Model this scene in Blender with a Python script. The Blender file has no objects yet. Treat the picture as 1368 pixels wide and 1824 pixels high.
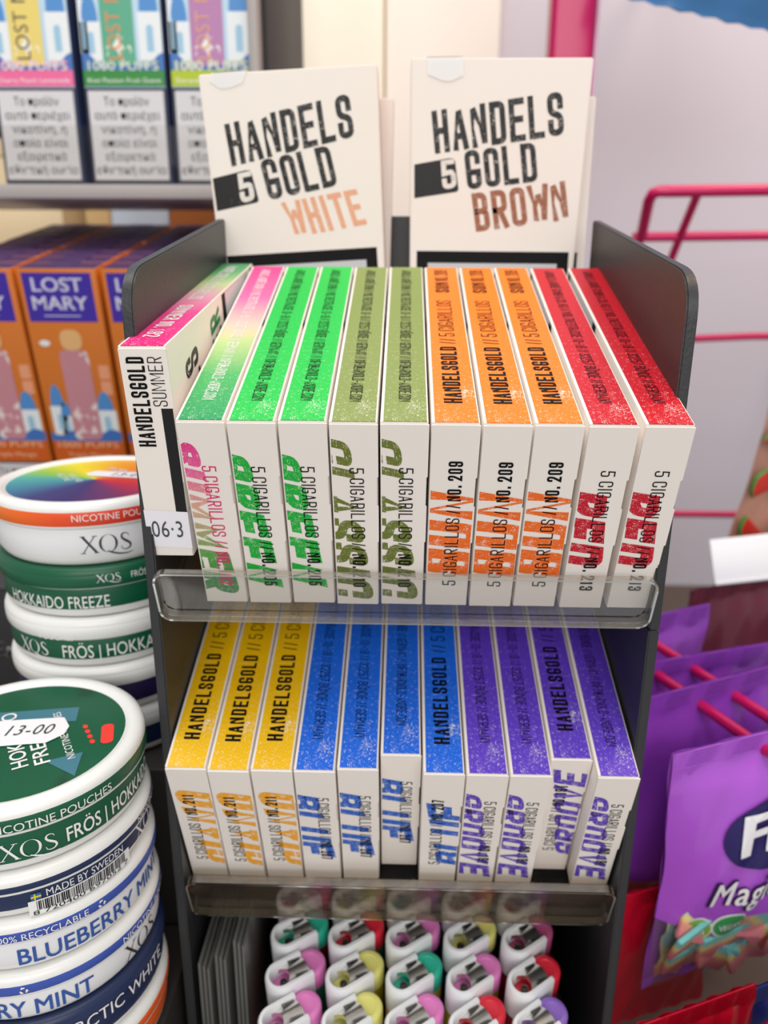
import bpy, bmesh, math, random
from math import sin, cos, pi, radians
from mathutils import Vector, Matrix

# ------------------------------------------------------------------ camera, sky, lights, exposure
SC = bpy.context.scene
COL = SC.collection
random.seed(7)

F_PX, PITCH, YAW, ROLL = 1390.58, .30519, .02471, -.00576
cam_d = bpy.data.cameras.new('camera')
cam = bpy.data.objects.new('camera', cam_d); COL.objects.link(cam); SC.camera = cam
cam_d.sensor_fit = 'HORIZONTAL'; cam_d.sensor_width = 36.0
cam_d.lens = F_PX / 1368 * 36.0
cam_d.clip_start = .01; cam_d.clip_end = 20
_F = Vector((-sin(YAW) * cos(PITCH), cos(YAW) * cos(PITCH), -sin(PITCH)))
_X = Vector((cos(YAW), sin(YAW), 0)); _D = _F.cross(_X)
_X, _D = cos(ROLL) * _X + sin(ROLL) * _D, -sin(ROLL) * _X + cos(ROLL) * _D
cam.matrix_world = Matrix(((_X.x, -_D.x, -_F.x, -.0006), (_X.y, -_D.y, -_F.y, -.2), (_X.z, -_D.z, -_F.z, .315), (0, 0, 0, 1)))
cam_d.dof.use_dof = True
cam_d.dof.focus_distance = .196
cam_d.dof.aperture_fstop = 15.5

world = bpy.data.worlds.new('daylight'); SC.world = world; world.use_nodes = True
bg = world.node_tree.nodes['Background']
bg.inputs[0].default_value = (1.0, .985, .97, 1); bg.inputs[1].default_value = .46

def area(name, loc, target, sx, sy, power, color):
    l = bpy.data.lights.new(name, 'AREA'); l.shape = 'RECTANGLE'; l.size = sx; l.size_y = sy
    l.energy = power; l.color = color
    o = bpy.data.objects.new(name, l); COL.objects.link(o); o.location = loc
    o.rotation_euler = (Vector(target) - Vector(loc)).to_track_quat('-Z', 'Y').to_euler()
    return o
area('ceiling_lamp', (-.15, -.10, 1.35), (0, .08, .25),   .9, .6, 8.6, (1, .975, .94))
area('shop_window_light', (.1, -1.6, .95), (0, .1, .2), 1.4, 1.0, 15.5, (1, .97, .95))  # wide soft fill added behind the camera
area('warm_wall_lamp', (.46, .16, .98), (.28, .56, .47), .22, .22, 2.9, (1, .68, .46))

SC.view_settings.view_transform = 'Standard'
SC.view_settings.look = 'None'
SC.view_settings.gamma = 1.0
SC.view_settings.use_curve_mapping = False
SC.view_settings.exposure = .0

# ------------------------------------------------------------------ helpers: materials
def lin(h):
    h = h.lstrip('#')
    out = []
    for i in (0, 2, 4):
        c = int(h[i:i + 2], 16) / 255
        out.append(c / 12.92 if c <= .04045 else ((c + .055) / 1.055) ** 2.4)
    return (*out, 1)

_M = {}
def mat(name, hexc, rough=.5, metal=0, coat=0, bump=0, bscale=400, trans=0, spec=.5):
    if name in _M: return _M[name]
    m = bpy.data.materials.new(name); m.use_nodes = True
    nt = m.node_tree; p = nt.nodes['Principled BSDF']
    p.inputs['Base Color'].default_value = lin(hexc)
    p.inputs['Roughness'].default_value = rough
    p.inputs['Metallic'].default_value = metal
    p.inputs['Coat Weight'].default_value = coat
    p.inputs['Transmission Weight'].default_value = trans
    p.inputs['Specular IOR Level'].default_value = spec
    if bump:
        tc = nt.nodes.new('ShaderNodeTexCoord'); n = nt.nodes.new('ShaderNodeTexNoise')
        n.inputs['Scale'].default_value = bscale; n.inputs['Detail'].default_value = 3
        b = nt.nodes.new('ShaderNodeBump'); b.inputs['Strength'].default_value = bump; b.inputs['Distance'].default_value = .001
        nt.links.new(tc.outputs['Object'], n.inputs['Vector']); nt.links.new(n.outputs['Fac'], b.inputs['Height'])
        nt.links.new(b.outputs['Normal'], p.inputs['Normal'])
    _M[name] = m
    return m

def _math(nt, op, a, b=None):
    n = nt.nodes.new('ShaderNodeMath'); n.operation = op
    for i, v in enumerate((a, b)):
        if v is None: continue
        if isinstance(v, (int, float)): n.inputs[i].default_value = v
        else: nt.links.new(v, n.inputs[i])
    return n.outputs[0]

def worn_mat(name, hexc, wear='#f2eee8', scale=1500, thr=.64, soft=.05, lo=.75, scuff=None, rough=.42, fade_y=None, ramp=None, axis=1, span=.115):
    """a printed colour with flecks worn through to the card; fade_y: flecks thin out away from the front;
    ramp: colour stops along an axis of the object"""
    if name in _M: return _M[name]
    m = bpy.data.materials.new(name); m.use_nodes = True
    nt = m.node_tree; p = nt.nodes['Principled BSDF']; L = nt.links.new
    p.inputs['Roughness'].default_value = rough; p.inputs['Specular IOR Level'].default_value = .35
    tc = nt.nodes.new('ShaderNodeTexCoord'); xyz = nt.nodes.new('ShaderNodeSeparateXYZ'); L(tc.outputs['Object'], xyz.inputs[0])
    a = nt.nodes.new('ShaderNodeTexNoise'); a.inputs['Scale'].default_value = scale; a.inputs['Detail'].default_value = 2; a.inputs['Roughness'].default_value = .6
    b = nt.nodes.new('ShaderNodeTexNoise'); b.inputs['Scale'].default_value = scale / 7; b.inputs['Detail'].default_value = 2
    mp = nt.nodes.new('ShaderNodeMapping'); mp.inputs['Scale'].default_value = (1, .55, 1)
    L(tc.outputs['Object'], mp.inputs['Vector']); L(mp.outputs[0], a.inputs['Vector']); L(tc.outputs['Object'], b.inputs['Vector'])
    s = _math(nt, 'ADD', a.outputs['Fac'], _math(nt, 'MULTIPLY', _math(nt, 'SUBTRACT', b.outputs['Fac'], .5), lo))
    if fade_y:
        f = _math(nt, 'MULTIPLY', xyz.outputs[1], -fade_y)
        s = _math(nt, 'ADD', s, f)
    if scuff:     # a rubbed patch: centre x, y and radius
        dx = _math(nt, 'SUBTRACT', xyz.outputs[0], scuff[0]); dy = _math(nt, 'MULTIPLY', _math(nt, 'SUBTRACT', xyz.outputs[1], scuff[1]), .6)
        dd = _math(nt, 'SQRT', _math(nt, 'ADD', _math(nt, 'MULTIPLY', dx, dx), _math(nt, 'MULTIPLY', dy, dy)))
        s = _math(nt, 'ADD', s, _math(nt, 'MULTIPLY', _math(nt, 'MAXIMUM', _math(nt, 'SUBTRACT', 1, _math(nt, 'DIVIDE', dd, scuff[2])), 0), .13))
    mr = nt.nodes.new('ShaderNodeMapRange'); mr.inputs['From Min'].default_value = thr; mr.inputs['From Max'].default_value = thr + soft
    L(s, mr.inputs['Value'])
    mx = nt.nodes.new('ShaderNodeMix'); mx.data_type = 'RGBA'
    L(mr.outputs['Result'], mx.inputs['Factor'])
    mx.inputs['B'].default_value = lin(wear)
    if ramp:
        cr = nt.nodes.new('ShaderNodeValToRGB')
        els = cr.color_ramp.elements
        while len(els) < len(ramp): els.new(.5)
        for e, (q, c) in zip(els, ramp): e.position = q; e.color = lin(c)
        t = _math(nt, 'DIVIDE', xyz.outputs[axis], span)
        L(t, cr.inputs[0]); L(cr.outputs[0], mx.inputs['A'])
    else:
        mx.inputs['A'].default_value = lin(hexc)
    L(mx.outputs['Result'], p.inputs['Base Color'])
    _M[name] = m
    return m

def clear_mat(name, tint='#f4f4f2', gloss=.12, body=.03, body_hex='#cfc8c0', rough=.06):
    """thin clear plastic: transparent, a little haze, fresnel gloss"""
    if name in _M: return _M[name]
    m = bpy.data.materials.new(name); m.use_nodes = True
    nt = m.node_tree; nt.nodes.remove(nt.nodes['Principled BSDF']); L = nt.links.new
    out = nt.nodes['Material Output']
    t = nt.nodes.new('ShaderNodeBsdfTransparent'); t.inputs[0].default_value = lin(tint)
    d = nt.nodes.new('ShaderNodeBsdfDiffuse'); d.inputs[0].default_value = lin(body_hex)
    g = nt.nodes.new('ShaderNodeBsdfGlossy'); g.inputs['Roughness'].default_value = rough
    fr = nt.nodes.new('ShaderNodeFresnel'); fr.inputs[0].default_value = 1.45
    m1 = nt.nodes.new('ShaderNodeMixShader'); m1.inputs[0].default_value = body
    L(t.outputs[0], m1.inputs[1]); L(d.outputs[0], m1.inputs[2])
    m2 = nt.nodes.new('ShaderNodeMixShader')
    L(_math(nt, 'MULTIPLY', fr.outputs[0], gloss / .04), m2.inputs[0])
    L(m1.outputs[0], m2.inputs[1]); L(g.outputs[0], m2.inputs[2]); L(m2.outputs[0], out.inputs[0])
    _M[name] = m
    return m

# ------------------------------------------------------------------ helpers: meshes
def box(bm, a, b, bev=0, mi=0, M=None, seg=2):
    vs = [bm.verts.new((x, y, z)) for z in (a[2], b[2]) for y in (a[1], b[1]) for x in (a[0], b[0])]
    fs = [bm.faces.new([vs[i] for i in q]) for q in ((0, 2, 3, 1), (4, 5, 7, 6), (0, 1, 5, 4), (2, 6, 7, 3), (0, 4, 6, 2), (1, 3, 7, 5))]
    for f in fs: f.material_index = mi
    if bev:
        r = bmesh.ops.bevel(bm, geom=list({e for f in fs for e in f.edges}), offset=bev, segments=seg, profile=.5, affect='EDGES')
        for f in r['faces']: f.material_index = mi
        vs = list({v for f in r['faces'] for v in f.verts} | {v for v in vs if v.is_valid})
    if M is not None:
        for v in vs: v.co = M @ v.co
    return vs

def prism(bm, poly, h0, h1, M=None, mi=0, mi_top=None, bev=0):
    """poly in xy extruded from h0 to h1 along z, then moved by M"""
    if bev:   # inset ring on the top
        pts = [Vector(p) for p in poly]; n = len(pts); ins = []
        for i in range(n):
            a, b, c = pts[i - 1], pts[i], pts[(i + 1) % n]
            d1, d2 = (b - a).normalized(), (c - b).normalized()
            nn = Vector((-d1.y - d2.y, d1.x + d2.x)); k = max(nn.length_squared / 2, .3)
            ins.append(b + nn / k * bev)
        rings = [(pts, h0), (pts, h1 - bev), ([p.lerp(q, .3) for p, q in zip(pts, ins)], h1 - bev * .3), (ins, h1)]
    else:
        rings = [([Vector(p) for p in poly], h0), ([Vector(p) for p in poly], h1)]
    R = []
    for ps, h in rings:
        R.append([bm.verts.new((M @ Vector((p.x, p.y, h))) if M is not None else (p.x, p.y, h)) for p in ps])
    n = len(poly)
    for a, b in zip(R, R[1:]):
        for i in range(n):
            f = bm.faces.new((a[i], a[(i + 1) % n], b[(i + 1) % n], b[i])); f.material_index = mi
    f = bm.faces.new(R[-1]); f.material_index = mi if mi_top is None else mi_top
    f = bm.faces.new(R[0][::-1]); f.material_index = mi

def lathe(bm, prof, n=64, c=(0, 0, 0), mi=0, caps=(True, True)):
    R = []
    for r, z in prof:
        R.append([bm.verts.new((c[0] + r * cos(2 * pi * i / n), c[1] + r * sin(2 * pi * i / n), c[2] + z)) for i in range(n)])
    for a, b in zip(R, R[1:]):
        for i in range(n):
            f = bm.faces.new((a[i], a[(i + 1) % n], b[(i + 1) % n], b[i])); f.material_index = mi
    if caps[0]: bm.faces.new(R[0][::-1]).material_index = mi
    if caps[1]: bm.faces.new(R[-1]).material_index = mi

def tube(bm, pts, r, n=12, mi=0):
    P = [Vector(p) for p in pts]; R = []
    up = Vector((0, 0, 1))
    for i, p in enumerate(P):
        d = (P[min(i + 1, len(P) - 1)] - P[max(i - 1, 0)]).normalized()
        a = d.cross(up)
        if a.length < .05: a = d.cross(Vector((0, 1, 0)))
        a.normalize(); b = d.cross(a)
        R.append([bm.verts.new(p + (a * cos(2 * pi * k / n) + b * sin(2 * pi * k / n)) * r) for k in range(n)])
    for a, b in zip(R, R[1:]):
        for k in range(n):
            bm.faces.new((a[k], a[(k + 1) % n], b[(k + 1) % n], b[k])).material_index = mi
    bm.faces.new(R[0][::-1]).material_index = mi; bm.faces.new(R[-1]).material_index = mi

def obj(name, bm, mats, parent=None, smooth=None, recalc=True):
    if recalc: bmesh.ops.recalc_face_normals(bm, faces=bm.faces)
    me = bpy.data.meshes.new(name); bm.to_mesh(me); bm.free()
    for m in (mats if isinstance(mats, (list, tuple)) else [mats]): me.materials.append(m)
    if smooth is not None:
        me.shade_smooth(); me.set_sharp_from_angle(angle=radians(smooth))
    o = bpy.data.objects.new(name, me); COL.objects.link(o)
    if parent is not None: o.parent = parent
    return o

def thing(name, label, cat, loc=(0, 0, 0), rot=(0, 0, 0), group=None):
    o = bpy.data.objects.new(name, None); COL.objects.link(o)
    o.empty_display_size = .01; o.location = loc; o.rotation_euler = rot
    o['label'] = label; o['category'] = cat
    if group: o['group'] = group
    return o

def tag(o, label=None, cat=None, group=None, kind=None):
    for k, v in (('label', label), ('category', cat), ('group', group), ('kind', kind)):
        if v: o[k] = v
    return o

def dup(root, loc, rot=None, label=None, group=None):
    r = root.copy(); COL.objects.link(r); r.location = loc
    if rot is not None: r.rotation_euler = rot
    if label: r['label'] = label
    if group: r['group'] = group
    for ch in list(root.children):
        c = ch.copy(); COL.objects.link(c); c.parent = r
        for g in list(ch.children):
            d = g.copy(); COL.objects.link(d); d.parent = c
    return r

# ------------------------------------------------------------------ helpers: lettering
# a narrow block alphabet drawn as strokes (x 0..1, y 0..1, optional 1 = rounded corner)
_r = 1
GL = {
 'A': [[(0,0),(.5,1),(1,0)],[(.2,.3),(.8,.3)]],
 'B': [[(0,.52),(0,1),(.95,1,_r),(.95,.52,_r),(0,.52),(0,0),(1,0,_r),(1,.52,_r),(0,.52)]],
 'C': [[(1,.7),(1,1,_r),(0,1,_r),(0,0,_r),(1,0,_r),(1,.3)]],
 'D': [[(0,.5),(0,1),(1,1,_r),(1,0,_r),(0,0),(0,.5)]],
 'E': [[(1,0),(0,0),(0,1),(1,1)],[(0,.52),(.85,.52)]],
 'F': [[(0,0),(0,1),(1,1)],[(0,.5),(.85,.5)]],
 'G': [[(1,.74),(1,1,_r),(0,1,_r),(0,0,_r),(1,0,_r),(1,.42),(.52,.42)]],
 'H': [[(0,0),(0,1)],[(1,0),(1,1)],[(0,.52),(1,.52)]],
 'I': [[(.5,0),(.5,1)]],
 'J': [[(1,1),(1,0,_r),(0,0,_r),(0,.25)]],
 'K': [[(0,0),(0,1)],[(0,.35),(1,1)],[(.35,.58),(1,0)]],
 'L': [[(0,1),(0,0),(1,0)]],
 'M': [[(0,0),(0,1),(.5,.25),(1,1),(1,0)]],
 'N': [[(0,0),(0,1),(1,0),(1,1)]],
 'O': [[(0,.5),(0,1,_r),(1,1,_r),(1,0,_r),(0,0,_r),(0,.5)]],
 'P': [[(0,0),(0,1),(1,1,_r),(1,.45,_r),(0,.45)]],
 'Q': [[(0,.5),(0,1,_r),(1,1,_r),(1,0,_r),(0,0,_r),(0,.5)],[(.55,.25),(1.05,-.08)]],
 'R': [[(0,0),(0,1),(1,1,_r),(1,.48,_r),(0,.48)],[(.5,.48),(1,0)]],
 'S': [[(1,.72),(1,1,_r),(0,1,_r),(0,.55,_r),(1,.45,_r),(1,0,_r),(0,0,_r),(0,.28)]],
 'T': [[(.5,0),(.5,1)],[(-.05,1),(1.05,1)]],
 'U': [[(0,1),(0,0,_r),(1,0,_r),(1,1)]],
 'V': [[(0,1),(.5,0),(1,1)]],
 'W': [[(-.1,1),(.2,0),(.5,.8),(.8,0),(1.1,1)]],
 'X': [[(0,0),(1,1)],[(0,1),(1,0)]],
 'Y': [[(0,1),(.5,.45),(1,1)],[(.5,.45),(.5,0)]],
 'Z': [[(0,1),(1,1),(0,0),(1,0)]],
 '0': [[(0,.5),(0,1,_r),(1,1,_r),(1,0,_r),(0,0,_r),(0,.5)]],
 '1': [[(.1,.8),(.55,1),(.55,0)]],
 '2': [[(0,.72),(0,1,_r),(1,1,_r),(1,.6,_r),(0,0),(1,0)]],
 '3': [[(0,.75),(0,1,_r),(1,1,_r),(1,.53,_r),(.4,.53)],[(.4,.53),(1,.53,_r),(1,0,_r),(0,0,_r),(0,.25)]],
 '4': [[(.75,0),(.75,1),(0,.25),(1.05,.25)]],
 '5': [[(1,1),(.1,1),(.05,.55),(1,.6,_r),(1,0,_r),(0,0,_r),(0,.25)]],
 '6': [[(1,.75),(1,1,_r),(0,1,_r),(0,0,_r),(1,0,_r),(1,.55,_r),(0,.55)]],
 '7': [[(0,1),(1,1),(.35,0)]],
 '8': [[(.5,.53),(.05,.53,_r),(.05,1,_r),(.95,1,_r),(.95,.53,_r),(.5,.53)],[(.5,.53),(0,.53,_r),(0,0,_r),(1,0,_r),(1,.53,_r),(.5,.53)]],
 '9': [[(0,.25),(0,0,_r),(1,0,_r),(1,1,_r),(0,1,_r),(0,.45,_r),(1,.45)]],
 '/': [[(.1,0),(.9,1)]],
 '-': [[(.1,.45),(.9,.45)]],
 '.': [[(.5,0),(.5,.1)]],
 '@': [[(.8,.3),(.4,.3),(.4,.7),(.8,.7),(.8,.3)],[(.8,.3),(1,.3),(1,1,_r),(0,1,_r),(0,0,_r),(1,0)]],
 '&': [[(1,0),(.2,.8),(.4,1),(.7,.8),(.1,.3),(.3,0),(.7,0),(1,.4)]],
}
GL['Ü'] = GL['U'] + [[(.25, 1.12), (.25, 1.25)], [(.75, 1.12), (.75, 1.25)]]
GL['É'] = GL['E'] + [[(.4, 1.12), (.7, 1.28)]]
GL['Ö'] = GL['O'] + [[(.25, 1.12), (.25, 1.25)], [(.75, 1.12), (.75, 1.25)]]
_NARROW = {'I': .12, '.': .12, '1': .55, '/': .55}

def _round(st, w, rad):
    pts = [Vector((p[0] * w, p[1])) for p in st]; out = []
    for i, p in enumerate(pts):
        if len(st[i]) > 2 and 0 < i < len(pts) - 1:
            a, b = pts[i - 1] - p, pts[i + 1] - p
            r = min(rad, a.length * .5, b.length * .5)
            s, e = p + a.normalized() * r, p + b.normalized() * r
            for k in range(5):
                t = k / 4
                out.append(s * (1 - t) ** 2 + p * 2 * t * (1 - t) + e * t * t)
        else: out.append(p)
    res = [out[0]]
    for p in out[1:]:
        if (p - res[-1]).length > 1e-5: res.append(p)
    return res

def strokes(text, w=.40, wt=.13, gap=.13):
    """block text one unit tall: list of convex 2D polygons, and the width"""
    polys = []; x = 0
    for ch in text:
        if ch == ' ': x += w * .55; continue
        gw = (w - wt) * _NARROW.get(ch, 1)
        if ch in 'MW': gw *= 1.35
        for st in GL[ch]:
            pts = _round(st, gw, (w - wt) * .6)
            pts = [Vector((x + wt / 2 + p.x, wt / 2 + p.y * (1 - wt))) for p in pts]
            n = len(pts); offs = []
            closed = (pts[0] - pts[-1]).length < 1e-4
            for i in range(n):
                d1 = (pts[i] - pts[i - 1]) if i else ((pts[-1] - pts[-2]) if closed else pts[1] - pts[0])
                d2 = (pts[i + 1] - pts[i]) if i < n - 1 else ((pts[1] - pts[0]) if closed else d1)
                d1, d2 = d1.normalized(), d2.normalized()
                nn = Vector((-d1.y - d2.y, d1.x + d2.x))
                if nn.length < .35: nn = Vector((-d2.y, d2.x)) * 2
                k = max(nn.length_squared / 2, .55)
                offs.append(nn / k * (wt / 2))
            for i in range(n - 1):
                ex0 = Vector((0, 0))
                p, q = pts[i], pts[i + 1]
                d = (q - p).normalized() * (wt / 2)
                a = p - d if (i == 0 and not closed and st is not GL.get('A')) else p
                b = q + d if (i == n - 2 and not closed) else q
                q4 = [a + offs[i], a - offs[i], b - offs[i + 1], b + offs[i + 1]]
                ar = [(q4[j] - q4[0]).cross(q4[k] - q4[0]) for j, k in ((1, 2), (2, 3))]
                if min(ar) > 0: polys.append(q4)
                else:      # a tight inner corner folds the quad: two plain triangles instead
                    for (j, k), c_ in zip(((1, 2), (2, 3)), ar):
                        if abs(c_) > 1e-7: polys.append([q4[0], q4[j], q4[k]] if c_ > 0 else [q4[0], q4[k], q4[j]])
        x += gw + wt + gap
    return polys, x - gap

_FT = {}
def font_text(text, bold=0, spacing=1.0, shear=0):
    """the same with Blender's own typeface (cap height one unit)"""
    key = (text, bold, spacing, shear)
    if key in _FT: return _FT[key]
    cu = bpy.data.curves.new('lettering', 'FONT'); cu.body = text; cu.space_character = spacing; cu.shear = shear
    cu.resolution_u = 3
    o = bpy.data.objects.new('lettering', cu); COL.objects.link(o)
    dg = bpy.context.evaluated_depsgraph_get(); dg.update()
    me = bpy.data.meshes.new_from_object(o.evaluated_get(dg), depsgraph=dg)
    me.calc_loop_triangles()
    V = [Vector((v.co.x, v.co.y)) for v in me.vertices]
    k = 1 / .70
    polys = [[V[i] * k for i in t.vertices] for t in me.loop_triangles]
    xs = [p.x for q in polys for p in q] or [0]
    x0 = min(xs); w = max(xs) - x0
    offs = [(0, 0)] if bold < .015 else [(-bold, -bold * .5), (bold, -bold * .5), (-bold, bold * .5), (bold, bold * .5)]
    polys = [[Vector((p.x - x0 + ox, p.y + oy)) for p in q] for ox, oy in offs for q in polys]
    bpy.data.objects.remove(o); bpy.data.meshes.remove(me); bpy.data.curves.remove(cu)
    _FT[key] = (polys, w)
    return _FT[key]

def clip(poly, x0, x1, y0, y1):
    for ax, lim, sg in ((0, x0, 1), (0, x1, -1), (1, y0, 1), (1, y1, -1)):
        out = []
        for i in range(len(poly)):
            a, b = poly[i - 1], poly[i]
            ia, ib = (a[ax] - lim) * sg >= 0, (b[ax] - lim) * sg >= 0
            if ia != ib:
                t = (lim - a[ax]) / (b[ax] - a[ax]); out.append(a.lerp(b, t))
            if ib: out.append(b)
        poly = out
        if len(poly) < 3: return []
    return poly

def emit(bm, polys, fn, mi=0):
    for i, p in enumerate(polys):
        co = [fn(q) for q in p]
        co = [Vector(c) for c in co]
        n = (co[1] - co[0]).cross(co[2] - co[0])
        if n.length < 1e-14 and len(co) > 3: n = (co[2] - co[0]).cross(co[3] - co[0])
        if n.length > 0: n.normalize()
        vs = [bm.verts.new(c + n * ((i % 11) * 3e-6)) for c in co]   # overlapping strokes never lie in one plane
        try: f = bm.faces.new(vs)
        except ValueError: continue
        f.material_index = mi

class Face:
    """a flat face of a thing: 2D coordinates to 3D, raised a hair above the surface"""
    def __init__(s, o, ex, ey):
        s.o, s.ex, s.ey = Vector(o), Vector(ex).normalized(), Vector(ey).normalized(); s.n = s.ex.cross(s.ey)
    def at(s, p, lift=.00005): return s.o + s.ex * p[0] + s.ey * p[1] + s.n * lift

def print_text(bm, face, tw, at, up_h, ang=0, lift=.0001, mi=0, width=None, clipbox=None, align='l'):
    """put text (polys, width) on a face: at = baseline start, up_h = cap height, width = wanted length"""
    polys, w = tw
    sx = up_h if width is None else width / w
    c, s = cos(ang), sin(ang)
    off = {'l': 0, 'c': -w * sx / 2, 'r': -w * sx}[align]
    out = []
    for p in polys:
        q = [Vector((at[0] + (v.x * sx + off) * c - v.y * up_h * s, at[1] + (v.x * sx + off) * s + v.y * up_h * c)) for v in p]
        if clipbox: q = clip(q, *clipbox)
        if q: out.append(q)
    emit(bm, out, lambda v: face.at(v, lift), mi)

def rrect(x0, y0, x1, y1, r, n=5):
    out = []
    for cx, cy, a in ((x1 - r, y0 + r, -pi / 2), (x1 - r, y1 - r, 0), (x0 + r, y1 - r, pi / 2), (x0 + r, y0 + r, pi)):
        for k in range(n + 1):
            t = a + pi / 2 * k / n; out.append(Vector((cx + r * cos(t), cy + r * sin(t))))
    return out

def ell(cx, cy, a, b, rot=0, n=32):
    return [Vector((cx + a * cos(t) * cos(rot) - b * sin(t) * sin(rot), cy + a * cos(t) * sin(rot) + b * sin(t) * cos(rot))) for t in (2 * pi * k / n for k in range(n))]

def flat(bm, face, poly, lift=.00005, mi=0):
    f = bm.faces.new([bm.verts.new(face.at(p, lift)) for p in poly]); f.material_index = mi

# ------------------------------------------------------------------ materials in common
CARD = mat('white_card', '#f1e9e1', .55, bump=.02, bscale=1500)
CARD_EDGE = mat('cut_card', '#efe6d6', .6)
INK = mat('black_ink', '#08080a', .6, spec=.2)
BLACKP = mat('black_plastic', '#2e2f31', .42, bump=.12, bscale=900)
BLACKE = mat('black_plastic_edge', '#4c4e50', .5, bump=.1, bscale=1200)
ACR = clear_mat('clear_acrylic', '#f8f8f7', .011, .004, '#cfc8bd', .05)
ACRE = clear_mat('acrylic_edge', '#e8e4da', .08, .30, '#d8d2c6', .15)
STICK = mat('price_sticker', '#eeecf2', .6)
PENCIL = mat('pen_ink', '#3c4548', .6)

# ------------------------------------------------------------------ the setting
def struct(name, bm, m, label=None, smooth=None):
    o = obj(name, bm, m, None, smooth); o['kind'] = 'structure'
    if label: o['label'] = label
    return o
bm = bmesh.new(); box(bm, (-.9, -.08, -.03), (.9, .56, 0))
struct('counter_top', bm, mat('counter', '#5a4c44', .5))
bm = bmesh.new(); box(bm, (-.9, .56, -.03), (.9, .60, 1.6))
struct('wall_back', bm, mat('wall_paint', '#cccbd8', .75, bump=.1, bscale=60), 'white painted wall behind the shop counter')
CREAM = mat('cream_board', '#faf5e4', .5)
bm = bmesh.new(); box(bm, (-.125, .535, 0), (-.0215, .56, 1.0), .001); struct('trim_1', bm, CREAM, 'cream wall board behind the left display pack')
bm = bmesh.new(); box(bm, (-.0195, .54, 0), (.075, .56, 1.0), .001); struct('trim_2', bm, mat('cream_board_pale', '#f1ece3', .5), 'pale cream wall board behind the right display pack')
bm = bmesh.new(); box(bm, (-.0218, .545, 0), (-.0192, .56, 1.0)); struct('trim_3', bm, mat('tan_strip', '#cbb894', .6), 'tan joint strip between the cream wall boards')

# ------------------------------------------------------------------ the display rack
RX = .0717; RI = .0687
TILT = .31517; TILT2 = .32416
O1 = Vector((0, .00505, .22261)); O2 = Vector((0, .00926, .12078))
rack = thing('display_rack', 'black plastic counter rack with two sloped clear shelves of cigarillo packs', 'rack')
def side_poly(z0, z1):
    """outline in (y, z) of a side panel between two heights"""
    if z1 < .3: return [(0, z0), (.111, z0), (.111, z1), (0, z1)]
    pts = [(0, z0), (.111, z0), (.111, .3315)]
    r = .011; top0 = .3135; slope = (.3315 - top0) / .111
    c = Vector((0, top0)); d1 = Vector((1, slope)).normalized() * r; d2 = Vector((0, -1)) * r
    for k in range(7):
        t = k / 6; p = (c + d1) * (1 - t) ** 2 + c * 2 * t * (1 - t) + (c + d2) * t * t
        pts.append((p.x, p.y))
    return pts
def side_panel(name, x0, x1, z0, z1):
    bm = bmesh.new()
    M = Matrix(((0, 0, 1, 0), (1, 0, 0, 0), (0, 1, 0, 0), (0, 0, 0, 1)))
    prism(bm, side_poly(z0, z1), x0, x1, M)
    bmesh.ops.recalc_face_normals(bm, faces=bm.faces)
    bmesh.ops.bevel(bm, geom=[e for e in bm.edges if abs(e.verts[0].co.x - e.verts[1].co.x) < 1e-6], offset=.0004, segments=2, affect='EDGES')
    return obj(name, bm, BLACKP, rack, 35)
side_panel('side_panel', -RX, -RI, 0, .3315)
side_panel('side_panel', RI, RX, .2185, .3315)
side_panel('side_panel', RI, RX, 0, .2182)
bm = bmesh.new(); box(bm, (-RX, .142, 0), (RX, .1445, .3346), .0006); obj('back_panel', bm, BLACKP, rack, 35)
bm = bmesh.new(); box(bm, (-RI - .0008, .1118, .262), (RI + .0008, .142, .265), .0004); obj('rear_ledge', bm, BLACKP, rack, 35)
for s in (-1, 1):
    bm = bmesh.new(); box(bm, (s * RX - (.0 if s < 0 else .002), .1118, 0), (s * RX + (.002 if s < 0 else 0), .142, .275), .0004); obj('pocket_side', bm, BLACKP, rack, 35)
bm = bmesh.new(); box(bm, (-RI, .001, 0), (RI, .1405, .004), .0004); obj('base_panel', bm, BLACKP, rack, 35)
bm = bmesh.new(); box(bm, (-RI, .1085, .004), (RI, .111, .24), .0004); obj('inner_back', bm, BLACKP, rack, 35)

ACR2 = clear_mat('hazy_acrylic', '#dcd6cc', .018, .05, '#8f8272', .12)
def shelf(O, a, w0, w1, th, depth, am):
    """clear acrylic shelf: a sloped plate with an upright front lip, rounded at the lip's ends"""
    M = Matrix.Translation(O) @ Matrix.Rotation(a, 4, 'X')
    bm = bmesh.new()
    box(bm, (-RI + .0002, -.0042, -.0017), (RI - .0002, depth, -.0001), .0003, M=M)
    sh = obj('shelf', bm, ACR, rack, 35); sh['label'] = 'clear acrylic shelf'
    bm = bmesh.new()
    poly = rrect(-RI + .0003, w0, RI - .0003, w1, .0035)
    L = M @ Matrix.Translation((0, -.0042, 0)) @ Matrix.Rotation(pi / 2, 4, 'X')
    prism(bm, poly, 0, th, L, bev=.0004)
    lip = obj('lip', bm, am, sh, 35)
    bm = bmesh.new()   # pale strips paint the bright highlight on the sheet's polished edge
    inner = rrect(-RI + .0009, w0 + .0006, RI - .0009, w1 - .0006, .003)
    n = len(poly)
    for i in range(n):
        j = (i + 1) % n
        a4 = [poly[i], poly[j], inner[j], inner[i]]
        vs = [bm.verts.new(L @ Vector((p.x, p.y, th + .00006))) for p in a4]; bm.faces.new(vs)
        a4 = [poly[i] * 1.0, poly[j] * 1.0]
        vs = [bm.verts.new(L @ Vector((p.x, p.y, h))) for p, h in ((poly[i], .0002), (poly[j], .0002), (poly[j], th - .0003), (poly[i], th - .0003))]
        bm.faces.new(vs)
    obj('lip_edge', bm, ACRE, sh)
    return sh
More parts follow.
